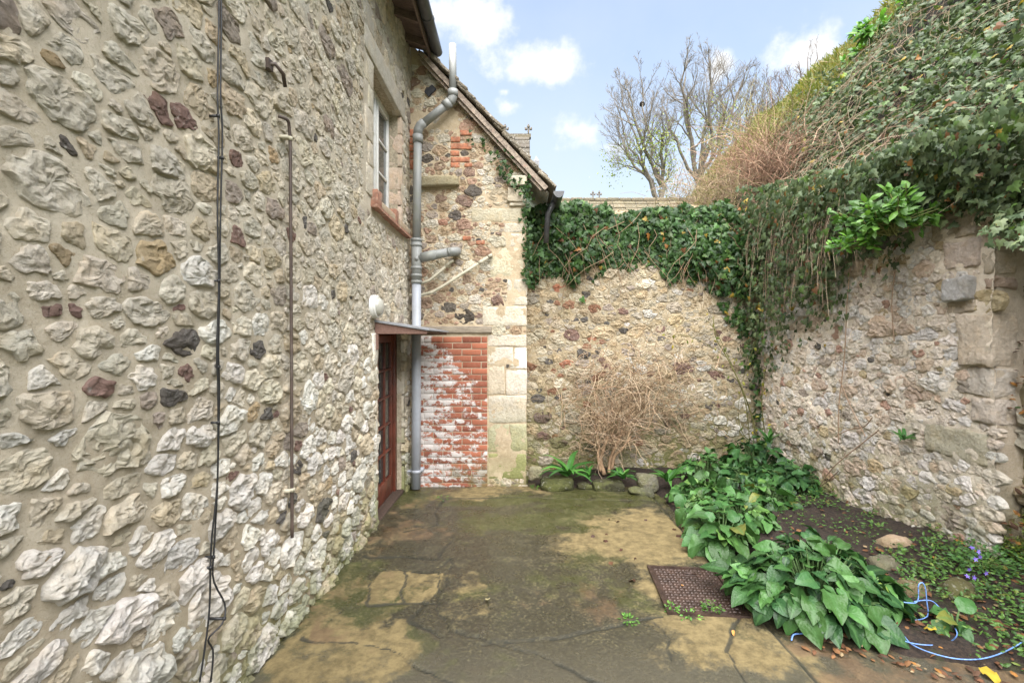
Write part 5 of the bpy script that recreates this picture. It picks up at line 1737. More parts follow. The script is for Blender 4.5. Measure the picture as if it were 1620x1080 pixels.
# fringe hanging down the face of the right wall
rl = np.array([Rp(px, py) for px, py in ((1640, 400), (1600, 372), (1560, 352), (1530, 340), (1490, 345), (1465, 362), (1440, 400), (1425, 440), (1395, 450), (1370, 480), (1340, 520), (1310, 545), (1285, 560), (1255, 585), (1228, 640))])
n2_ = 7000
y2 = rng.uniform(2.55, 6.0, n2_); o_ = np.argsort(rl[:, 0]); lo = np.interp(y2, rl[o_, 0], rl[o_, 1])
q2 = np.stack([y2, np.zeros(n2_), np.zeros(n2_)], 1); lo = lo + fbm(q2, 4.5, 3) * .25
hi = wall_top(y2) + .45
t = rng.beta(1.9, 1.0, n2_); z2 = lo + (hi - lo) * t
ok = (hi > lo) & ~((z2 < lo + .35) & (rng.random(n2_) < .45))
y2, z2, lo = y2[ok], z2[ok], lo[ok]; n2_ = len(y2)
x2 = RX - .02 - rng.uniform(0, 1, n2_) * (.05 + .28 * np.clip((z2 - lo) / .6, 0, 1))
M2 = wall_leaf_frames(n2_, (-1, 0, 0)) * rng.uniform(.035, .085, n2_)[:, None, None]
c2 = mix_cols(n2_, BANKC, BANKW)
# the near top right where the ivy hangs thickest over the ruin
n3_ = 7000
y3 = rng.uniform(1.5, 3.5, n3_); z3 = rng.uniform(2.0, 4.4, n3_)
x3 = RX + .12 + (z3 - 2.5) * .62 - rng.uniform(0, .34, n3_)
ok = z3 > np.interp(y3, (1.5, 2.4, 2.7, 3.0, 3.5), (2.1, 2.15, 2.2, 2.5, 2.7)) + fbm(np.stack([y3, z3, z3 * 0], 1), 3, 3) * .3
x3, y3, z3 = x3[ok], y3[ok], z3[ok]; n3_ = len(x3)
M3 = wall_leaf_frames(n3_, (-.8, -.1, .5)) * rng.uniform(.03, .07, n3_)[:, None, None]
c3 = mix_cols(n3_, BANKC, BANKW) * 1.25  # brighter leaf colour painted in for light these leaves turn away from
ivy2 = thing('ivy', 'grey green ivy with dry stems covering the steep bank above the right wall', 'ivy', (4.2, 4.5, 3.6))
emit_leaves(ivy2, np.vstack([pos1, np.stack([x2, y2, z2], 1), np.stack([x3, y3, z3], 1)]), np.vstack([M1, M2, M3]), np.vstack([c1, c2, c3]), M_IVY, IVY_V, IVY_T)
g = Geo()
DRYC = ((.30, .22, .15), (.38, .30, .21), (.24, .165, .11), (.20, .13, .09))
for k in range(1300):
    x0 = 3.55 + rng.beta(1, 1.6) * 5.0; y0 = 1.6 + rng.beta(1.1, 1.5) * 9.5
    L = rng.uniform(.3, 1.1); ts = np.linspace(0, 1, 6)
    side = rng.normal(0, .9)
    xs = x0 - min(L * .62, x0 - 3.12) * ts + np.cumsum(rng.normal(0, .045, 6)); ys = y0 + side * L * ts + np.cumsum(rng.normal(0, .06, 6))
    zs = np.where(xs > 3.15, bank_surface(np.maximum(xs, 3.15), ys), wall_top(ys) - (3.15 - xs) * 1.4) + .06 + .16 * np.sin(ts * 3.0) * rng.uniform(.3, 1.3) + .05
    g.tube(np.stack([xs - .08, ys, zs], 1), np.linspace(.0032, .0014, 6) * rng.uniform(.6, 1.2), 3, jitcol(DRYC[k % 4], .15), False)
for k in range(130):                       # straw hanging over the wall top
    y0 = rng.uniform(4.3, 6.0) if k < 90 else rng.uniform(4.0, 5.0); zt = wall_top(y0) + rng.uniform(.0, .5); L = rng.uniform(.4, 1.15) * (1 if k < 90 else .7); ts = np.linspace(0, 1, 7)
    xs = RX + .15 - .38 * np.sin(ts * 1.6) - rng.uniform(0, .1); zs = zt + .12 * np.sin(ts * 3) - L * ts ** 1.3
    g.tube(np.stack([xs, y0 + np.cumsum(rng.normal(0, .025, 7)) + rng.normal(0, .12) * ts, zs], 1), .0024, 3, jitcol(DRYC[k % 3], .15), False)
part('dry_stem', g, M_TWIG, ivy2, kind='stuff')

# ---- fresh green shrubs growing out of the ivy
def leafy_shrub(label, c, rad, n, size, cols, cat='shrub', name='leafy_shrub', droop=.25, singles=300):
    t = thing(name, label, cat, c)
    c = np.array(c)
    nst = max(3, n // 12); g = Geo(); P_, Mm = [], []
    for k in range(nst):
        d = rng.normal(0, 1, 3); d[2] = abs(d[2]) * .7 + .25; d[0] -= .25; d /= np.linalg.norm(d)
        e = c + d * np.array(rad) * rng.uniform(.6, 1.05)
        g.tube([c + rng.normal(0, .02, 3), (c + e) / 2 + rng.normal(0, .03, 3), e], (.007, .005, .003), 4, (.16, .17, .06), False)
        m = n // nst
        for q in range(m):
            f = rng.uniform(.35, 1.03); p = c + (e - c) * f + rng.normal(0, .02, 3)
            tp = d * .6 + rng.normal(0, .6, 3); tp[2] -= droop * .3
            P_.append(p); Mm.append(basis(tp[None], (np.array((-.3, -.4, .8)) + rng.normal(0, .35, 3))[None])[0] * size * rng.uniform(.6, 1.25))
    part('stem', g, M_TWIG, t, kind=None)
    emit_leaves(t, np.array(P_), np.array(Mm), mix_cols(len(P_), cols, [1] * len(cols)), M_FRESH, OV_V, OV_T, singles)
    return t


GRN = [(.10, .24, .035), (.14, .30, .045), (.075, .19, .035)]
YGR = [(.20, .28, .04), (.13, .22, .035), (.28, .27, .04)]
leafy_shrub('bright green leafy shrub sprouting from the ivy above the pale wall', P(1408, 365, 3.5), (.36, .30, .36), 560, .085, [(.085, .19, .035), (.12, .25, .045), (.06, .14, .03)])
leafy_shrub('small bright green shoot hanging on the wall left of the larger green shrub', P(1350, 392, 3.65), (.19, .15, .17), 110, .07, GRN)
leafy_shrub('small green sapling on the skyline of the bank near the top edge', P(1388, 52, 9.2), (.42, .4, .55), 90, .20, GRN)
leafy_shrub('tuft of green leaves on the skyline at the very top of the bank', P(1440, 12, 9.4), (.35, .4, .4), 80, .18, GRN)
leafy_shrub('green clump on the bank crest left of the skyline sapling', P(1357, 98, 10.0), (.3, .4, .28), 70, .18, GRN)
leafy_shrub('yellow green sprig halfway up the bank', P(1335, 152, 8.2), (.34, .3, .36), 70, .15, YGR)
leafy_shrub('low yellow green sprig on the bank above the dry bramble', P(1300, 240, 7.0), (.26, .25, .2), 50, .12, YGR)
leafy_shrub('fresh green shoots at the right edge of the bank', P(1590, 160, 4.6), (.25, .25, .22), 50, .12, GRN)

# ---- dry bramble thicket behind the corner
def thicket(label, c, rad, n, cols, L=(.4, 1.1), thick=.006, name='bramble', cat='bramble', up=.7):
    t = thing(name, label, cat, c); g = Geo(); c = np.array(c)
    for k in range(n):
        p = c + rng.normal(0, .42, 3) * np.array(rad); ln = rng.uniform(*L)
        d = rng.normal(0, .6, 3); d[2] += up; d /= np.linalg.norm(d)
        pth = [p]
        for q in range(6):
            d = d + rng.normal(0, .16, 3); d[2] -= .10; d /= np.linalg.norm(d); p = p + d * ln / 6; pth.append(p)
        g.tube(pth, np.linspace(thick, thick * .5, 7) * rng.uniform(.6, 1.2), 3, jitcol(cols[k % len(cols)], .2), False)
    part('cane', g, M_TWIG, t, kind='stuff')


BRC = ((.30, .185, .12), (.22, .13, .085), (.36, .245, .165), (.17, .10, .07))
thicket('dry brown bramble thicket above the corner of the two walls', P(1205, 285, 7.2), (.66, .75, .56), 800, BRC, thick=.0048)
thicket('paler haze of dead stems left of the bramble, above the back wall', P(1120, 312, 7.0), (.85, .5, .28), 420, ((.32, .235, .16), (.26, .19, .12), (.22, .19, .09)), (.3, .7), thick=.0042)
thicket('greenish wild stems on top of the bank behind the bramble', P(1205, 225, 10.5), (1.1, 1, .5), 220, ((.20, .20, .07), (.26, .22, .09)), (.5, 1.3))

# ---- rough grass on the far slope
n = 26000
x = rng.uniform(3.6, 10.5, n); y = rng.uniform(7.5, 19.5, n)
k_ = rng.random(n) < np.clip((y - 8 + fbm(np.stack([x, y, x * 0], 1), .8, 3) * 4) / 2.5, 0, 1); x, y = x[k_], y[k_]; n = len(x)
pos1 = np.stack([x, y, bank_surface(x, y)], 1)
GV = np.array([(-.06, 0, 0), (.06, 0, 0), (.03, .6, .06), (0, 1, .3)]); GT = np.array([(0, 1, 2), (0, 2, 3)])
tip = rng.normal(0, .45, (n, 3)) + np.array((-.35, -.1, .9)); M_ = basis(tip, rng.normal(0, 1, (n, 3))) * rng.uniform(.12, .32, n)[:, None, None]
g = Geo(); g.scatter(GV, GT, M_, pos1, mix_cols(n, [(.15, .17, .035), (.21, .20, .055), (.11, .13, .028), (.28, .22, .10)], [4, 3, 3, 2]))
part('grass', g, M_FRESH, None, kind='stuff', label='rough yellow green grass on the far slope of the bank')

# ---- big leaved clumps in the bed
def clump(label, gx_, gy_, rx, ry, h, n, L, cols, name='broad_leaved_plant', cat='plant', wd=.62, seed=0, lean=0.0, zoff=0, stem=True):
    z0 = soil_z(gx_, gy_) + zoff
    t = thing(name, label, cat, (gx_, gy_, z0))
    ms = [broad_leaf('leaf', 1, wd * rnd.uniform(.85, 1.15), rnd.uniform(.5, 1.25), jitcol(cols[k % len(cols)], .12), seed * 10 + k, wave=rnd.uniform(.05, .16), pw=.74, tip=.5) for k in range(8)]
    g = Geo()
    for k in range(n):
        rho = math.sqrt(rng.random()); ph = rng.uniform(0, 2 * math.pi)
        out = np.array((math.cos(ph), math.sin(ph), 0))
        top = h * (1 - rho ** 1.7 * .78) * rng.uniform(.7, 1.08)
        base = np.array((out[0] * rho * rx * .78, out[1] * rho * ry * .78, max(.05, top)))
        pit = math.radians(np.interp(rho, (0, .5, 1), (30, 2, -34)) + rng.normal(0, 22))
        yaw = rng.normal(0, .7) if rho > .45 else rng.uniform(-3.1, 3.1); o2 = np.array((math.cos(ph + yaw), math.sin(ph + yaw), 0))
        tip = o2 * math.cos(pit) + np.array((0, 0, math.sin(pit)))
        nrm = np.array((0, 0, 1.0)) + out * .35 + rng.normal(0, .34, 3)
        ln = L * rng.choice((.55, .8, 1.0, 1.25)) * rng.uniform(.85, 1.15) * (.72 + .4 * rho)
        if base[2] + tip[2] * ln < .01: base[2] = .02 - min(0, tip[2] * ln * .8)
        kk = rnd.randrange(8)
        if kk == 6 and rnd.random() < .75: kk = rnd.randrange(6)
        o = add('leaf', ms[kk], M_BROAD, t)
        m4 = Matrix((basis(tip[None], nrm[None])[0] * ln).tolist()).to_4x4(); m4.translation = Vector(base)
        o.matrix_local = m4
        if stem:
            b0 = np.array((out[0] * rho * rx * .25, out[1] * rho * ry * .25, -.02))
            g.tube([b0, (b0 + base) / 2 + np.array((0, 0, .03)), base], (.006, .005, .004), 5, (.10, .17, .06), False)
    if stem: add('stalk', g.mesh('stalk'), M_TWIG, t)
    return t


AL = [(.030, .085, .026), (.040, .105, .028), (.022, .062, .022), (.055, .13, .034), (.034, .09, .03), (.026, .075, .026), (.12, .17, .035), (.045, .115, .03)]
AL2 = [(.048, .125, .032), (.064, .15, .036), (.036, .098, .028), (.09, .175, .042), (.055, .135, .034), (.04, .11, .03), (.19, .21, .05), (.06, .14, .04)]
cx_, cy_ = G(1285, 958)
clump('largest dark green broad leaved clump sprawling over the bed edge beside the manhole', cx_, cy_, .58, .42, .36, 430, .145, AL, seed=1)
cx_, cy_ = G(1405, 985); clump('low trailing leaves at the right end of the largest clump', cx_ - .10, cy_ + .12, .22, .2, .2, 34, .22, AL, seed=2)
cx_, cy_ = G(1140, 868); clump('mid green leafy clump drooping onto the concrete behind the manhole', cx_, cy_, .28, .28, .31, 80, .17, AL2, seed=3)
cx_, cy_ = G(1172, 838); clump('pale green bushy clump in the middle of the bed', cx_, cy_, .32, .28, .26, 110, .135, AL2, seed=4)
cx_, cy_ = G(1120, 800); clump('leafy clump at the left front corner of the bed', cx_, cy_, .42, .36, .21, 140, .135, AL2, seed=5)
cx_, cy_ = G(1190, 782); clump('leafy clump behind the pale bushy one in the bed', cx_, cy_, .46, .42, .22, 150, .135, AL, seed=6)
cx_, cy_ = G(1252, 790); clump('leafy clump beside the foot of the right wall', cx_, cy_, .44, .36, .26, 115, .145, AL, seed=7)
cx_, cy_ = G(1215, 812); clump('spreading leafy clump at the edge of the bare soil', cx_, cy_, .30, .26, .24, 80, .14, AL2, seed=12)
cx_, cy_ = G(1108, 838); clump('narrow leafy clump along the concrete edge of the bed', cx_ + .06, cy_, .20, .30, .22, 62, .13, AL2, seed=13)
clump('rounded dark leaved plant at the corner of the two walls', 2.78, 5.45, .46, .36, .44, 105, .15, AL, seed=8, wd=.75)
clump('mid green plant at the back of the bed left of the corner', 2.25, 5.55, .44, .32, .3, 95, .14, AL2, seed=9)
cx_, cy_ = G(1510, 1004); clump('small plant with four upright leaves under the purple flowers', cx_, cy_, .10, .08, .12, 8, .13, AL2, seed=10)
cx_, cy_ = G(1425, 850); clump('small leafy seedling just behind the loose tan rock', cx_, cy_ + .1, .12, .08, .08, 12, .11, AL2, seed=11)


def fern(label, gx_, gy_, n, L, wd, cols, seed, z0=None, name='fern', pitch=(35, 75), back=0):
    z0 = soil_z(gx_, gy_) if z0 is None else z0
    t = thing(name, label, 'fern', (gx_, gy_, z0))
    ms = [broad_leaf('frond', 1, wd, rnd.uniform(.7, 1.5), jitcol(cols[k % len(cols)], .12), seed * 7 + k, wave=.10, pw=.62, tip=.6) for k in range(5)]
    for k in range(n):
        ph = 2 * math.pi * k / n + rng.normal(0, .25); pit = math.radians(rng.uniform(*pitch))
        tip = np.array((math.cos(ph) * math.cos(pit), math.sin(ph) * math.cos(pit) - back, math.sin(pit)))
        nrm = np.array((-math.cos(ph) * math.sin(pit), -math.sin(ph) * math.sin(pit), math.cos(pit))) + rng.normal(0, .15, 3)
        o = add('frond', ms[k % 5], M_BROAD, t)
        m4 = Matrix((basis(tip[None], nrm[None])[0] * L * rng.uniform(.7, 1.15)).tolist()).to_4x4(); m4.translation = Vector((rng.normal(0, .012), rng.normal(0, .012), .0))
        o.matrix_local = m4


FE = [(.045, .15, .026), (.065, .19, .032), (.034, .11, .026)]
fern('glossy strap leaved fern right of the limestone quoins', *P(898, 752, 5.46)[:2], 17, .42, .17, FE, 1, P(0, 752, 5.46)[2])
fern('small strap leaved fern half hidden at the left of the dead shrub', *P(930, 756, 5.5)[:2], 9, .22, .2, FE, 2, P(0, 756, 5.5)[2])
fern('short fern in front of the stems of the dead shrub', *P(985, 757, 5.42)[:2], 14, .25, .24, FE, 3, P(0, 757, 5.42)[2])
fern('strap leaved fern at the back left corner of the bed', *P(1058, 762, 5.2)[:2], 16, .32, .19, FE, 4, P(0, 762, 5.2)[2])
fern('upright fern against the corner stems', *P(1217, 700, 5.5)[:2], 7, .30, .16, FE, 5, P(0, 705, 5.5)[2], pitch=(65, 85))
fern('feathery fern growing from the face of the pale wall', RX - .06, Rp(1440, 690)[0], 12, .17, .15, FE, 6, Rp(1440, 695)[1], pitch=(0, 60))
fern('little fern low on the pale wall above the loose tan rock', RX - .08, Rp(1412, 840)[0], 9, .12, .2, FE, 7, Rp(1412, 845)[1], pitch=(10, 60))


def sprig(label, x0, y0, z0, n, size, rad, h, cols, name='weed', tv=OV_V, tf=OV_T, cat='weed', group=None):
    t = thing(name, label, cat, (x0, y0, z0), group)
    P_, Mm = [], []
    for k in range(n):
        a = rng.uniform(0, 2 * math.pi); rr = rad * math.sqrt(rng.random())
        P_.append((x0 + math.cos(a) * rr, y0 + math.sin(a) * rr, z0 + h * rng.random() * (1 - .6 * rr / rad) + .004))
        tp = np.array((math.cos(a), math.sin(a), rng.uniform(-.2, .9))); Mm.append(basis(tp[None], (np.array((0, -.2, 1)) + rng.normal(0, .35, 3))[None])[0] * size * rng.uniform(.6, 1.3))
    g = Geo(); g.scatter(tv, tf, np.array(Mm), np.array(P_), mix_cols(n, cols, [1] * len(cols)))
    part('foliage', g, M_FRESH, t, smooth=False, kind='stuff')
    g = Geo()
    for k in range(max(3, n // 8)):
        p = np.array(P_[k]); g.tube([(x0, y0, z0 - .01), p], .0016, 3, (.14, .2, .06), False)
    part('stem', g, M_TWIG, t)


for lab, px, py, n, rad, h in (('feathery weed tuft at the near edge of the manhole cover', 1127, 968, 60, .05, .07), ('small weed at the near left corner of the manhole cover', 1064, 965, 30, .035, .05),
                               ('line of tiny weeds along the manhole rim', 1090, 974, 40, .07, .015), ('tiny green weed in the concrete crack left of the manhole', 995, 980, 40, .05, .012),
                               ('trailing weed at the far right corner of the manhole cover', 1135, 899, 50, .09, .03), ('small weed by the foot of the quoins', 846, 772, 26, .05, .05), ('thin moss weed at the foot of the brick panel', 700, 787, 30, .10, .01)):
    x0, y0 = G(px, py); sprig(lab, x0, y0, floor_z(x0, y0), n, .022, rad, h, GRN)
# purple bellflower
bx_, by_ = 2.95, 2.96; bz_ = EYE + (CY - 895) / F * by_
sprig('purple flowered bellflower clump at the foot of the ruined wall', bx_, by_, bz_, 150, .035, .15, .16, [(.05, .12, .035), (.07, .16, .04)], 'bellflower', cat='flower')
bf = bpy.data.objects['bellflower']
FV = np.vstack([[(0, 0, -.2)], [(math.cos(a) * (1 if k % 2 == 0 else .45), math.sin(a) * (1 if k % 2 == 0 else .45), .1) for k, a in enumerate(np.arange(10) * math.pi / 5)]]); FT = np.array([(0, 1 + k, 1 + (k + 1) % 10) for k in range(10)])
fme = np_mesh('flower_head', FV * .017, [FT], np.broadcast_to(np.array((.22, .15, .62)), FV.shape), False)
for px, py in ((1538, 866), (1543, 884), (1550, 880), (1533, 900), (1541, 913), (1560, 906), (1530, 911), (1548, 872)):
    p = P(px, py, by_ - .16); o = add('flower_head', fme, M_FRESH, bf); o.location = Vector(p) - world_loc(bf); o.rotation_euler = (R(70) + rng.normal(0, .4), rng.normal(0, .4), 0)

# ---- ground cover and litter
def cover_stuff(name, label, pts, size, cols, wts, mat, tv=OV_V, tf=OV_T, flat=.5, lift=.02):
    n = len(pts); tip = rng.normal(0, 1, (n, 3)); tip[:, 2] = np.abs(tip[:, 2]) * flat
    M_ = basis(tip, np.array((-.25, -.15, 1)) + rng.normal(0, .3, (n, 3))) * rng.uniform(.5, 1.3, n)[:, None, None] * size
    p = np.array(pts); p[:, 2] += rng.uniform(.2, 1, n) * lift
    g = Geo(); g.scatter(tv, tf, M_, p, mix_cols(n, cols, wts)); part(name, g, mat, None, smooth=False, kind='stuff', label=label)


def soil_zv(x, y):
    i = np.clip(((x - .14) / .03).astype(int), 0, len(sx_) - 1); j = np.clip(((y - 1.2) / .03).astype(int), 0, len(sy_) - 1)
    fi = np.clip(((x + 1.40) / .0135).astype(int), 0, len(fx) - 1); fj = np.clip(((y + .9) / .0135).astype(int), 0, len(fy) - 1)
    return np.where(bed_inside(x, y, bw[i, j]) > -.02, SZ[i, j], H[fi, fj])


def noise2(a, b_, c, scale): return fbm(np.stack([a, b_, np.full_like(a, c)], -1), scale, 3)


m_ = 60000
x0, y0 = rng.uniform(1.6, 3.45, m_), rng.uniform(1.5, 5.8, m_)
wgt = np.clip((x0 - 2.1) / .6, 0, 1) * np.clip((3.6 - y0) / .6, 0.28, 1) * np.clip(.55 + noise2(x0, y0, 2.0, 2.2) * 2, 0, 1)
ok = np.where((rng.random(m_) < wgt) & (bed_inside(x0, y0) > .03))[0][:6000]
cover_stuff('ground_cover', 'small green weeds covering the soil at the right edge', np.stack([x0, y0, soil_zv(x0, y0)], 1)[ok], .030, [(.07, .15, .03), (.10, .20, .04), (.05, .11, .03), (.15, .2, .04)], [4, 3, 3, 1], M_FRESH, lift=.07)
x0, y0 = rng.uniform(1.5, 3.4, m_), rng.uniform(1.7, 5.2, m_)
ok = np.where((bed_inside(x0, y0) > -.18) & (rng.random(m_) < np.clip((3.9 - y0) / 1.6, .12, 1)))[0][:1000]
LIT = [(.16, .075, .04), (.24, .12, .055), (.10, .055, .035), (.36, .17, .05), (.30, .22, .13)]
cover_stuff('leaf_litter', 'brown and russet dead leaves littering the soil', np.stack([x0, y0, soil_zv(x0, y0)], 1)[ok], .045, LIT, [4, 3, 4, 1, 1.5], M_DRY, flat=.2, lift=.02)
yy, zz = rng.uniform(1.6, NEARY, 1700), rng.uniform(.15, 2.3, 1700)
ok = noise2(yy, zz, 7.0, 2.5) > 0
cover_stuff('wall_litter', 'dead leaves caught in the broken stones of the ruined wall', np.stack([RX + .12 + (zz - .9) * .10 - rng.uniform(0, .06, 1700), yy, zz], 1)[ok], .05, LIT + [(.06, .12, .03)], [4, 3, 4, 1, 1, 2], M_DRY, flat=.6)
MOSSC = [(.11, .16, .015), (.16, .20, .02), (.08, .12, .02)]
yy, zz = rng.uniform(2.3, 3.05, 5000), rng.uniform(.05, .55, 5000)
ok = noise2(yy, zz, 1.0, 3) > -.05
cover_stuff('moss', 'bright yellow green moss low on the ruined wall', np.stack([RX + .09 - .1 * (1 - zz / .5) - rng.uniform(0, .05, 5000), yy, zz], 1)[ok], .014, MOSSC, [1, 1, 1], M_FRESH, lift=.01)

lv = [broad_leaf('fallen_leaf', .06, .03, 1.2, c, 50 + k, wave=.2) for k, c in enumerate(((.06, .028, .02), (.09, .045, .025), (.05, .03, .025), (.40, .20, .06), (.55, .40, .05), (.40, .35, .2)))]
for px, py, k, s in ((1005, 883, 0, 1), (969, 890, 1, 1), (1006, 921, 1, 1), (980, 825, 0, 1.3), (1022, 822, 2, .8), (1078, 848, 0, 1.4), (1080, 864, 2, .8), (960, 845, 1, .7), (985, 870, 0, .6), (940, 848, 2, .9), (955, 855, 0, 1), (1069, 838, 1, .9), (965, 823, 2, .6)):
    x0, y0 = G(px, py); o = add('fallen_leaf', lv[k], M_DRY, None, None, 'small dark brown dead leaf lying on the tan concrete left of the bed', 'leaf', 'dead leaves on the concrete')
    o.location = (x0, y0, floor_z(x0, y0) + .008); o.rotation_euler = (rng.normal(0, .2), rng.normal(0, .2), rng.uniform(0, 6)); o.scale = (s * 1.2,) * 3
for px, py, k, lab, s in ((1155, 938, 3, 'orange dead leaf on the right edge of the manhole cover', 1), (1078, 930, 3, 'pale orange leaf on the middle of the manhole cover', .6), (1552, 1056, 4, 'bright yellow leaf on the ground at the lower right', 1.6), (772, 955, 5, 'pale cream leaf alone on the dark concrete', .8), (1482, 1012, 4, 'yellow leaf beside the blue rope', 1), (1160, 1000, 3, 'tiny orange leaf on the concrete near the largest clump', .5)):
    x0, y0 = G(px, py); o = add('fallen_leaf', lv[k].copy(), M_DRY, None, None, lab, 'leaf', None); o.location = (x0, y0, max(floor_z(x0, y0), soil_z(x0, y0)) + .022); o.rotation_euler = (rng.normal(0, .2), rng.normal(0, .2), rng.uniform(0, 6)); o.scale = (s * 1.2,) * 3

# ---- blue rope
M_ROPE = plain_material('blue rope', (.12, .24, .55), .6, .25, 60, dirt=(.4, .5, .65), dirt_k=.3)
def spline(q, n=60):
    q = np.array(q, float); t = np.linspace(0, len(q) - 1, n); i = np.clip(t.astype(int), 0, len(q) - 2); f = (t - i)[:, None]
    p0, p1, p2, p3 = q[np.clip(i - 1, 0, None)], q[i], q[i + 1], q[np.clip(i + 2, None, len(q) - 1)]
    return .5 * ((2 * p1) + (-p0 + p2) * f + (2 * p0 - 5 * p1 + 4 * p2 - p3) * f ** 2 + (-p0 + 3 * p1 - 3 * p2 + p3) * f ** 3)


rope = thing('rope', 'pale blue cord looped over the soil at the lower right', 'rope', (*G(1500, 1035), .06))
def gp(px, py, lift=.035):
    d = 3.0
    for _ in range(12):
        x0 = (px - CX) / F * d; d = (EYE - max(soil_z(x0, d), floor_z(x0, d)) - lift) * F / (py - CY)
    return P(px, py, d)
for pts in ([(1640, 1000), (1600, 1025), (1560, 1040), (1520, 1042), (1480, 1034), (1445, 1020), (1428, 1003), (1412, 985)],
            [(1408, 994), (1412, 1003), (1440, 1016), (1480, 1020), (1502, 1015), (1514, 1004), (1511, 993)], [(1420, 950), (1432, 955), (1452, 950), (1474, 950), (1490, 965), (1498, 977)]):
    g = Geo(); g.tube(spline([gp(*p) for p in pts]), .0029, 7); part('cord', g, M_ROPE, rope)
g = Geo(); g.tube(spline([P(x, y, 2.62) for x, y in ((1430, 952), (1448, 953), (1453, 944), (1453, 926), (1459, 921), (1464, 930), (1466, 950), (1467, 974), (1446, 981))]), .0029, 7); part('cord', g, M_ROPE, rope)
sc_ = thing('rope_scrap', 'short scrap of blue cord beside the largest leafy clump', 'rope', (*G(1265, 1000), .03))
g = Geo(); g.tube(spline([gp(x, y, .02) for x, y in ((1252, 1012), (1256, 1003), (1270, 1001), (1276, 996), (1288, 1000))], 24), .004, 7); part('cord', g, M_ROPE, sc_)

# ---- dead shrub against the back wall
sh = thing('dead_shrub', 'leafless dead shrub with tangled pale brown twigs against the back wall', 'shrub', P(960, 748, 5.72))
for pts, r0 in (([(956, 750), (950, 728), (955, 710), (962, 690)], .030), ([(964, 748), (966, 725), (975, 705), (985, 680)], .026), ([(950, 745), (946, 720), (948, 700), (940, 672)], .020), ([(968, 742), (972, 722), (986, 708), (998, 690)], .022)):
    g = Geo(); g.tube(spline([P(x, y, 5.70 + rng.normal(0, .03)) for x, y in pts], 14), np.linspace(r0, r0 * .5, 14), 8, (.30, .20, .12)); part('trunk', g, M_BARK, sh)
g = Geo()
for k in range(880):
    low = k < 300
    s0 = P(rng.uniform(938, 995), rng.uniform(660, 712), rng.uniform(5.62, 5.8)) if low else P(1000 + rng.normal(0, 58), 618 + rng.normal(0, 38), rng.uniform(5.6, 5.98))
    d = (s0 - P(968, 715, 5.75)) * .8 + rng.normal(0, .16, 3) + np.array((0, 0, .2)) if low else rng.normal(0, 1, 3)
    d /= np.linalg.norm(d); ln = rng.uniform(.2, .6); p = s0; pth = [p]
    bend = rng.normal(0, .22, 3)
    for q in range(7):
        d = d + bend + rng.normal(0, .2, 3); d[2] -= .06; d /= np.linalg.norm(d); p = p + d * ln / 7
        p[1] = min(p[1], BYW - .03); pth.append(p)
    g.tube(pth, np.linspace(.0038, .0016, 8) * rng.uniform(.5, 1.6), 3, jitcol(((.42, .31, .20), (.33, .23, .14), (.48, .37, .26), (.24, .16, .10))[k % 4], .15), False)
part('twig', g, M_TWIG, sh, kind='stuff')

# ---- climbing rose in the corner
rs = thing('climbing_rose', 'straggling climbing rose canes with a few yellow leaves near the wall corner', 'rose', P(1200, 700, 5.7))
CAN = [([(1200, 705), (1190, 660), (1172, 610), (1150, 565), (1133, 535), (1128, 500)], .010), ([(1186, 700), (1180, 640), (1165, 600), (1140, 590), (1118, 575)], .007), ([(1150, 565), (1110, 540), (1075, 530), (1040, 545)], .004),
       ([(1172, 610), (1130, 520), (1100, 505), (1060, 520)], .004), ([(1213, 700), (1205, 640), (1212, 580), (1225, 540), (1215, 480)], .007), ([(1224, 690), (1238, 640), (1252, 595), (1268, 562)], .015), ([(1222, 695), (1234, 650), (1246, 610), (1252, 585)], .010),
       ([(1205, 700), (1178, 690), (1168, 650), (1178, 590), (1200, 530)], .005), ([(1250, 595), (1258, 570), (1245, 540), (1220, 520)], .004)]
for pts, r0 in CAN:
    g = Geo(); pp = spline([P(x, y, 5.72 + rng.normal(0, .04)) for x, y in pts], 22); g.tube(pp, np.linspace(r0, r0 * .45, 22), 6, jitcol((.12, .115, .04), .2)); part('cane', g, M_BARK, rs)
Ps, Ms = [], []
for k in range(90):
    pts, _ = CAN[rnd.randrange(len(CAN))]; a = rnd.randrange(len(pts) - 1); f = rnd.random()
    Ps.append(P(pts[a][0] * (1 - f) + pts[a + 1][0] * f + rng.normal(0, 6), pts[a][1] * (1 - f) + pts[a + 1][1] * f + rng.normal(0, 6), 5.68 + rng.normal(0, .05))); Ms.append(wall_leaf_frames(1, (0, -1, 0))[0] * rng.uniform(.03, .06))
emit_leaves(rs, np.array(Ps), np.array(Ms), mix_cols(90, [(.30, .30, .05), (.16, .22, .04), (.42, .34, .04)], [2, 2, 1]), M_FRESH, OV_V, OV_T, 90)
# bare creepers on the pale wall
cr = thing('creeper', 'thin leafless creeper stems hanging on the pale right wall', 'creeper', (RX - .05, 4.3, 1.2))
g = Geo()
for pts in ([(1358, 395), (1352, 470), (1345, 560), (1340, 640), (1338, 700)], [(1395, 660), (1375, 675), (1350, 680), (1330, 690)], [(1300, 780), (1330, 740), (1375, 700), (1400, 680)], [(1340, 600), (1360, 650), (1380, 690)], [(1255, 780), (1300, 775), (1340, 745)], [(1430, 420), (1420, 480), (1430, 540)]):
    g.tube(spline([(RX - .045 - rng.uniform(0, .04), *Rp(x, y)) for x, y in pts], 26), .0045, 5, jitcol((.26, .18, .12), .2), False)
part('stem', g, M_TWIG, cr)

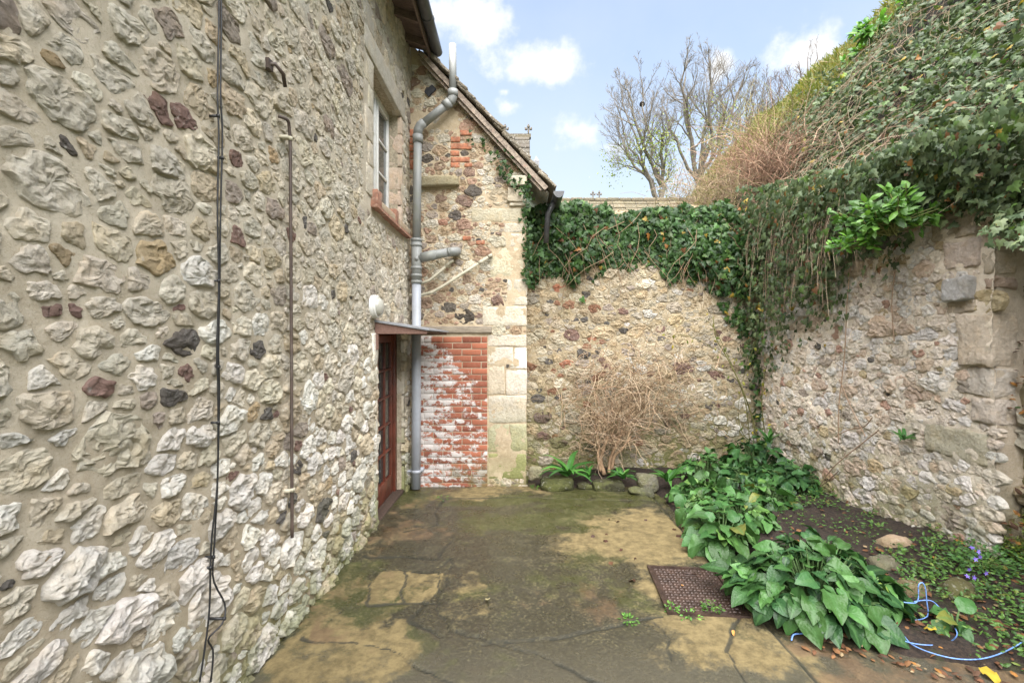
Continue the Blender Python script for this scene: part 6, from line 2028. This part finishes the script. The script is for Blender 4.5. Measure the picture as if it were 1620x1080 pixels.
# ================================================================== beyond the walls
M_FARTILE = stone_material('distant stone tile', speck=.3, bump=.6, moss=0, grime=.6)
def finial(parent, c, s):
    g = Geo(); c = np.array(c)
    g.box(c[0] - .03 * s, c[0] + .03 * s, c[1] - .03 * s, c[1] + .03 * s, c[2], c[2] + .16 * s, (.20, .18, .15))
    for dx_, dz_, r0 in ((0, .30, .075), (-.10, .20, .065), (.10, .20, .065), (0, .20, .05), (0, .12, .05), (-.13, .25, .035), (.13, .25, .035), (0, .38, .04)):
        th = np.linspace(0, math.pi, 5); 
        bm = bmesh.new(); bmesh.ops.create_icosphere(bm, subdivisions=1, radius=r0 * s)
        V = np.array([v.co[:] for v in bm.verts]); T = np.array([[v.index for v in f.verts] for f in bm.faces]); bm.free()
        g.push(V + c + np.array((dx_ * s, 0, dz_ * s)), T, None, (.19, .17, .14))
    part('finial', g, M_FARTILE, parent)


def tiled_roof(parent, x0, x1, yr, zr, run, drop, rows, colr):
    """courses of tiles stepping down from the ridge towards the camera"""
    for k in range(rows):
        f0, f1 = k / rows, (k + 1.12) / rows
        g = Geo(); nseg = max(2, int((x1 - x0) / .35))
        for q in range(nseg):
            xa = x0 + (x1 - x0) * q / nseg; xb = x0 + (x1 - x0) * (q + 1) / nseg - .012; j_ = rnd.uniform(-.015, .015)
            V = [(x, yr - run * f + dy_, zr - drop * f + dz_ + j_) for x in (xa, xb) for f, dy_, dz_ in ((f0, 0, 0), (f1, 0, 0), (f1, -.03, .05), (f0, -.03, .02))]
            g.push(V, None, [(0, 1, 2, 3), (4, 7, 6, 5), (3, 2, 6, 7), (1, 5, 6, 2)], jitcol(colr, .18))
        part('tile_course', g, M_FARTILE, parent, smooth=False)


D1 = 12.0
p0, p1 = P(796, 213, D1), P(838, 213, D1)
pr_ = thing('steep_roof', 'steep stone tiled roof with two fleur finials behind the gable', 'roof', (p0[0], D1, 3.5))
tiled_roof(pr_, p0[0] - 1.2, p1[0], D1, p0[2] - .05, 1.5, 2.0, 13, (.11, .098, .078))
g = Geo(); g.box(p0[0] - 1.2, p1[0] + .03, D1 - .08, D1 + .08, p0[2] - .10, p0[2] - .01, (.16, .14, .10)); part('ridge_tile', g, M_FARTILE, pr_, smooth=False)
g = Geo(); g.push([(p0[0] - 1.2, D1, p0[2] - .1), (p1[0], D1, p0[2] - .1), (p1[0], D1 + 1.2, p0[2] - 2.4), (p0[0] - 1.2, D1 + 1.2, p0[2] - 2.4), (p1[0], D1 - .9, p0[2] - 2.3)], [(1, 2, 4)], [(0, 3, 2, 1)], (.26, .23, .18)); part('rear_slope', g, M_FARTILE, pr_, smooth=False)
for px in (799, 836): finial(pr_, P(px, 212, D1), .62)
pn = thing('stone_pinnacle', 'small pointed grey pinnacle right of the steep roof', 'pinnacle', P(848, 300, 13))
c = P(848.5, 246, 13); b0 = P(848.5, 310, 13); g = Geo(); q = .075
g.push([(c[0] - q, c[1] - q, b0[2]), (c[0] + q, c[1] - q, b0[2]), (c[0] + q, c[1] + q, b0[2]), (c[0] - q, c[1] + q, b0[2]), (c[0] - q, c[1] - q, c[2] - .17), (c[0] + q, c[1] - q, c[2] - .17), (c[0] + q, c[1] + q, c[2] - .17), (c[0] - q, c[1] + q, c[2] - .17), (c[0], c[1], c[2])],
       [(4, 5, 8), (5, 6, 8), (6, 7, 8), (7, 4, 8)], [(0, 1, 5, 4), (1, 2, 6, 5), (2, 3, 7, 6), (3, 0, 4, 7)], (.27, .28, .30)); part('shaft', g, M_FARTILE, pn, smooth=False)
D2 = 15.0
p0, p1 = P(880, 314, D2), P(1082, 311, D2)
lr = thing('long_roof', 'long low tiled roof ridge with small finials behind the ivy wall', 'roof', (p0[0] + 1, D2, 3))
tiled_roof(lr, p0[0] - 1.5, p1[0] + .6, D2, p0[2] - .08, 1.4, 1.5, 9, (.15, .13, .085))
for k in range(16):
    xa = p0[0] - 1.5 + k * .39; block('ridge_tile', xa, xa + .38, D2 - .1, D2 + .1, p0[2] - .12, p0[2] + .005, M_FARTILE, lr, jitcol((.17, .15, .105), .12), .03, .01, cuts=2)
for px in (887, 938, 948): finial(lr, P(px, 313, D2), .55)
g = Geo(); g.box(p0[0] - 1.4, p1[0] + .5, D2 - .9, D2 + 2.0, -1, p0[2] - 1.2, (.35, .31, .24)); part('wall', g, M_FARTILE, lr, smooth=False)

# ---- bare trees
def tree(label, base, fork, crown, rad, seed, limbs=6, green=0, nest=None, col=(.16, .14, .115), r0=.17, kids=(8, 7, 5), rmin=.0075):
    """trunk from base to fork, limbs reaching for points on the crown's envelope, branchlets for points near those"""
    r = np.random.default_rng(seed); base, fork, crown, rad = (np.array(q, float) for q in (base, fork, crown, rad))
    t = thing('bare_tree', label, 'tree', base); gt, gl = Geo(), Geo(); ends = []

    def reach(p, q, ra, rb, npt, sag):
        L = np.linalg.norm(q - p); ts = np.linspace(0, 1, npt)[:, None]
        out = (q - p) * np.array((1, 1, 0)); mid = (p + q) / 2 + out * sag + np.array((0, 0, -sag * L * .4)) + r.normal(0, .06 * L, 3)
        c = (1 - ts) ** 2 * p + 2 * ts * (1 - ts) * mid + ts ** 2 * q
        c[1:-1] += r.normal(0, .018 * L, (npt - 2, 3))
        return c, np.linspace(ra, rb, npt)

    c, rr = reach(base, fork, r0, r0 * .8, 6, 0); gt.tube(c, rr, 8, jitcol(col, .1), False)

    def grow(p, q, ra, lvl):
        npt = (9, 7, 5, 4)[lvl]
        c, rr = reach(p, q, ra, max(rmin * .9, ra * .35), npt, .10 if lvl < 2 else 0)
        gl.tube(c, rr, (6, 5, 3, 3)[lvl], jitcol(col, .15), False)
        if lvl == 3: ends.append(q); return
        L = np.linalg.norm(q - p); d = (q - p) / L
        for k in range(kids[lvl]):
            f = r.uniform(.25, 1.0) if k else 1.0
            i = f * (npt - 1); a = int(min(i, npt - 2)); s0 = c[a] + (c[a + 1] - c[a]) * (i - a)
            tl = c[a + 1] - c[a]; tl /= np.linalg.norm(tl)
            sd = r.normal(0, 1, 3); sd -= tl * sd.dot(tl); sd /= np.linalg.norm(sd) + 1e-6
            an = r.uniform(.45, 1.0) if k else .25
            l2 = L * r.uniform(.30, .52) * (1.1 - .45 * f) + .22
            nd = tl * math.cos(an) + sd * math.sin(an) + np.array((0, 0, .28))
            e = s0 + nd / np.linalg.norm(nd) * l2
            v = (e - crown) / rad; m = np.linalg.norm(v)
            if m > 1.0: e = s0 + (e - s0) * r.uniform(.35, .75)
            grow(s0, e, max(rmin, rr[a] * r.uniform(.45, .65)), lvl + 1)

    for k in range(limbs):
        a = 2 * math.pi * k / limbs + r.uniform(-.4, .4); el = r.uniform(-.5, 1.1) if k else 1.5
        v = np.array((math.cos(a) * math.cos(el), math.sin(a) * math.cos(el), math.sin(el)))
        q = crown + v * rad * r.uniform(.8, .98)
        s0 = fork + (fork - base) * r.uniform(-.12, .04)
        grow(s0, q, r0 * r.uniform(.45, .7), 0)
    part('trunk', gt, M_BARK, t); part('crown', gl, M_BARK, t)
    if green:
        g = Geo(); n = green
        pk = np.array(ends); pk = pk[pk[:, 2] < crown[2] + rad[2] * .1]
        pp = pk[r.integers(0, len(pk), n)] + r.normal(0, .28, (n, 3)); pp[:, 2] -= r.uniform(0, .9, n)
        g.scatter(OV_V, OV_T, basis(r.normal(0, 1, (n, 3)), r.normal(0, 1, (n, 3))) * r.uniform(.07, .16, n)[:, None, None], pp, mix_cols(n, [(.22, .27, .05), (.28, .30, .08), (.16, .22, .05)], [1, 1, 1]))
        part('foliage', g, M_FRESH, t, smooth=False, kind='stuff')
    if nest is not None:
        g = Geo()
        for k in range(160):
            v = r.normal(0, 1, 3); v /= np.linalg.norm(v); v[2] *= .7; w_ = np.cross(v, r.normal(0, 1, 3)); w_ /= np.linalg.norm(w_)
            g.tube([nest + v * .10 - w_ * .11, nest + v * .13, nest + v * .10 + w_ * .11], .013, 3, (.035, .028, .022), False)
        part('nest', g, M_TWIG, t)


def gnd(px, d, z): return (P(px, 400, d)[0], d, z)


tree('slender bare tree with a dark nest, leftmost of the trees', gnd(1056, 26, .5), P(1046, 300, 26), P(1010, 226, 26), (2.3, 2.0, 3.6), 4, 7, 1500, P(1016, 165, 26))
tree('tallest bare tree in the middle of the skyline', gnd(1108, 27, .5), P(1106, 292, 27), P(1118, 190, 27), (2.8, 2.5, 4.0), 9, 9, 1300, r0=.22, kids=(8, 7, 5))
tree('thin bare tree between the tallest tree and the bank', gnd(1188, 29, .5), P(1186, 275, 29), P(1192, 190, 29), (1.5, 1.4, 2.6), 14, 5, 200, r0=.12)
tree('small reddish bare tree on top of the bank, furthest right', gnd(1272, 24, 7.5), P(1274, 168, 24), P(1276, 130, 24), (1.2, 1.0, 1.55), 21, 5, 0, col=(.13, .095, .075), r0=.07, kids=(5, 4, 3), rmin=.007)
tree('low reddish bare tree on the bank just left of the furthest right tree', gnd(1232, 25, 6.5), P(1232, 205, 25), P(1230, 165, 25), (1.1, 1.0, 1.3), 25, 4, 0, col=(.14, .105, .085), r0=.06, kids=(5, 4, 3), rmin=.007)
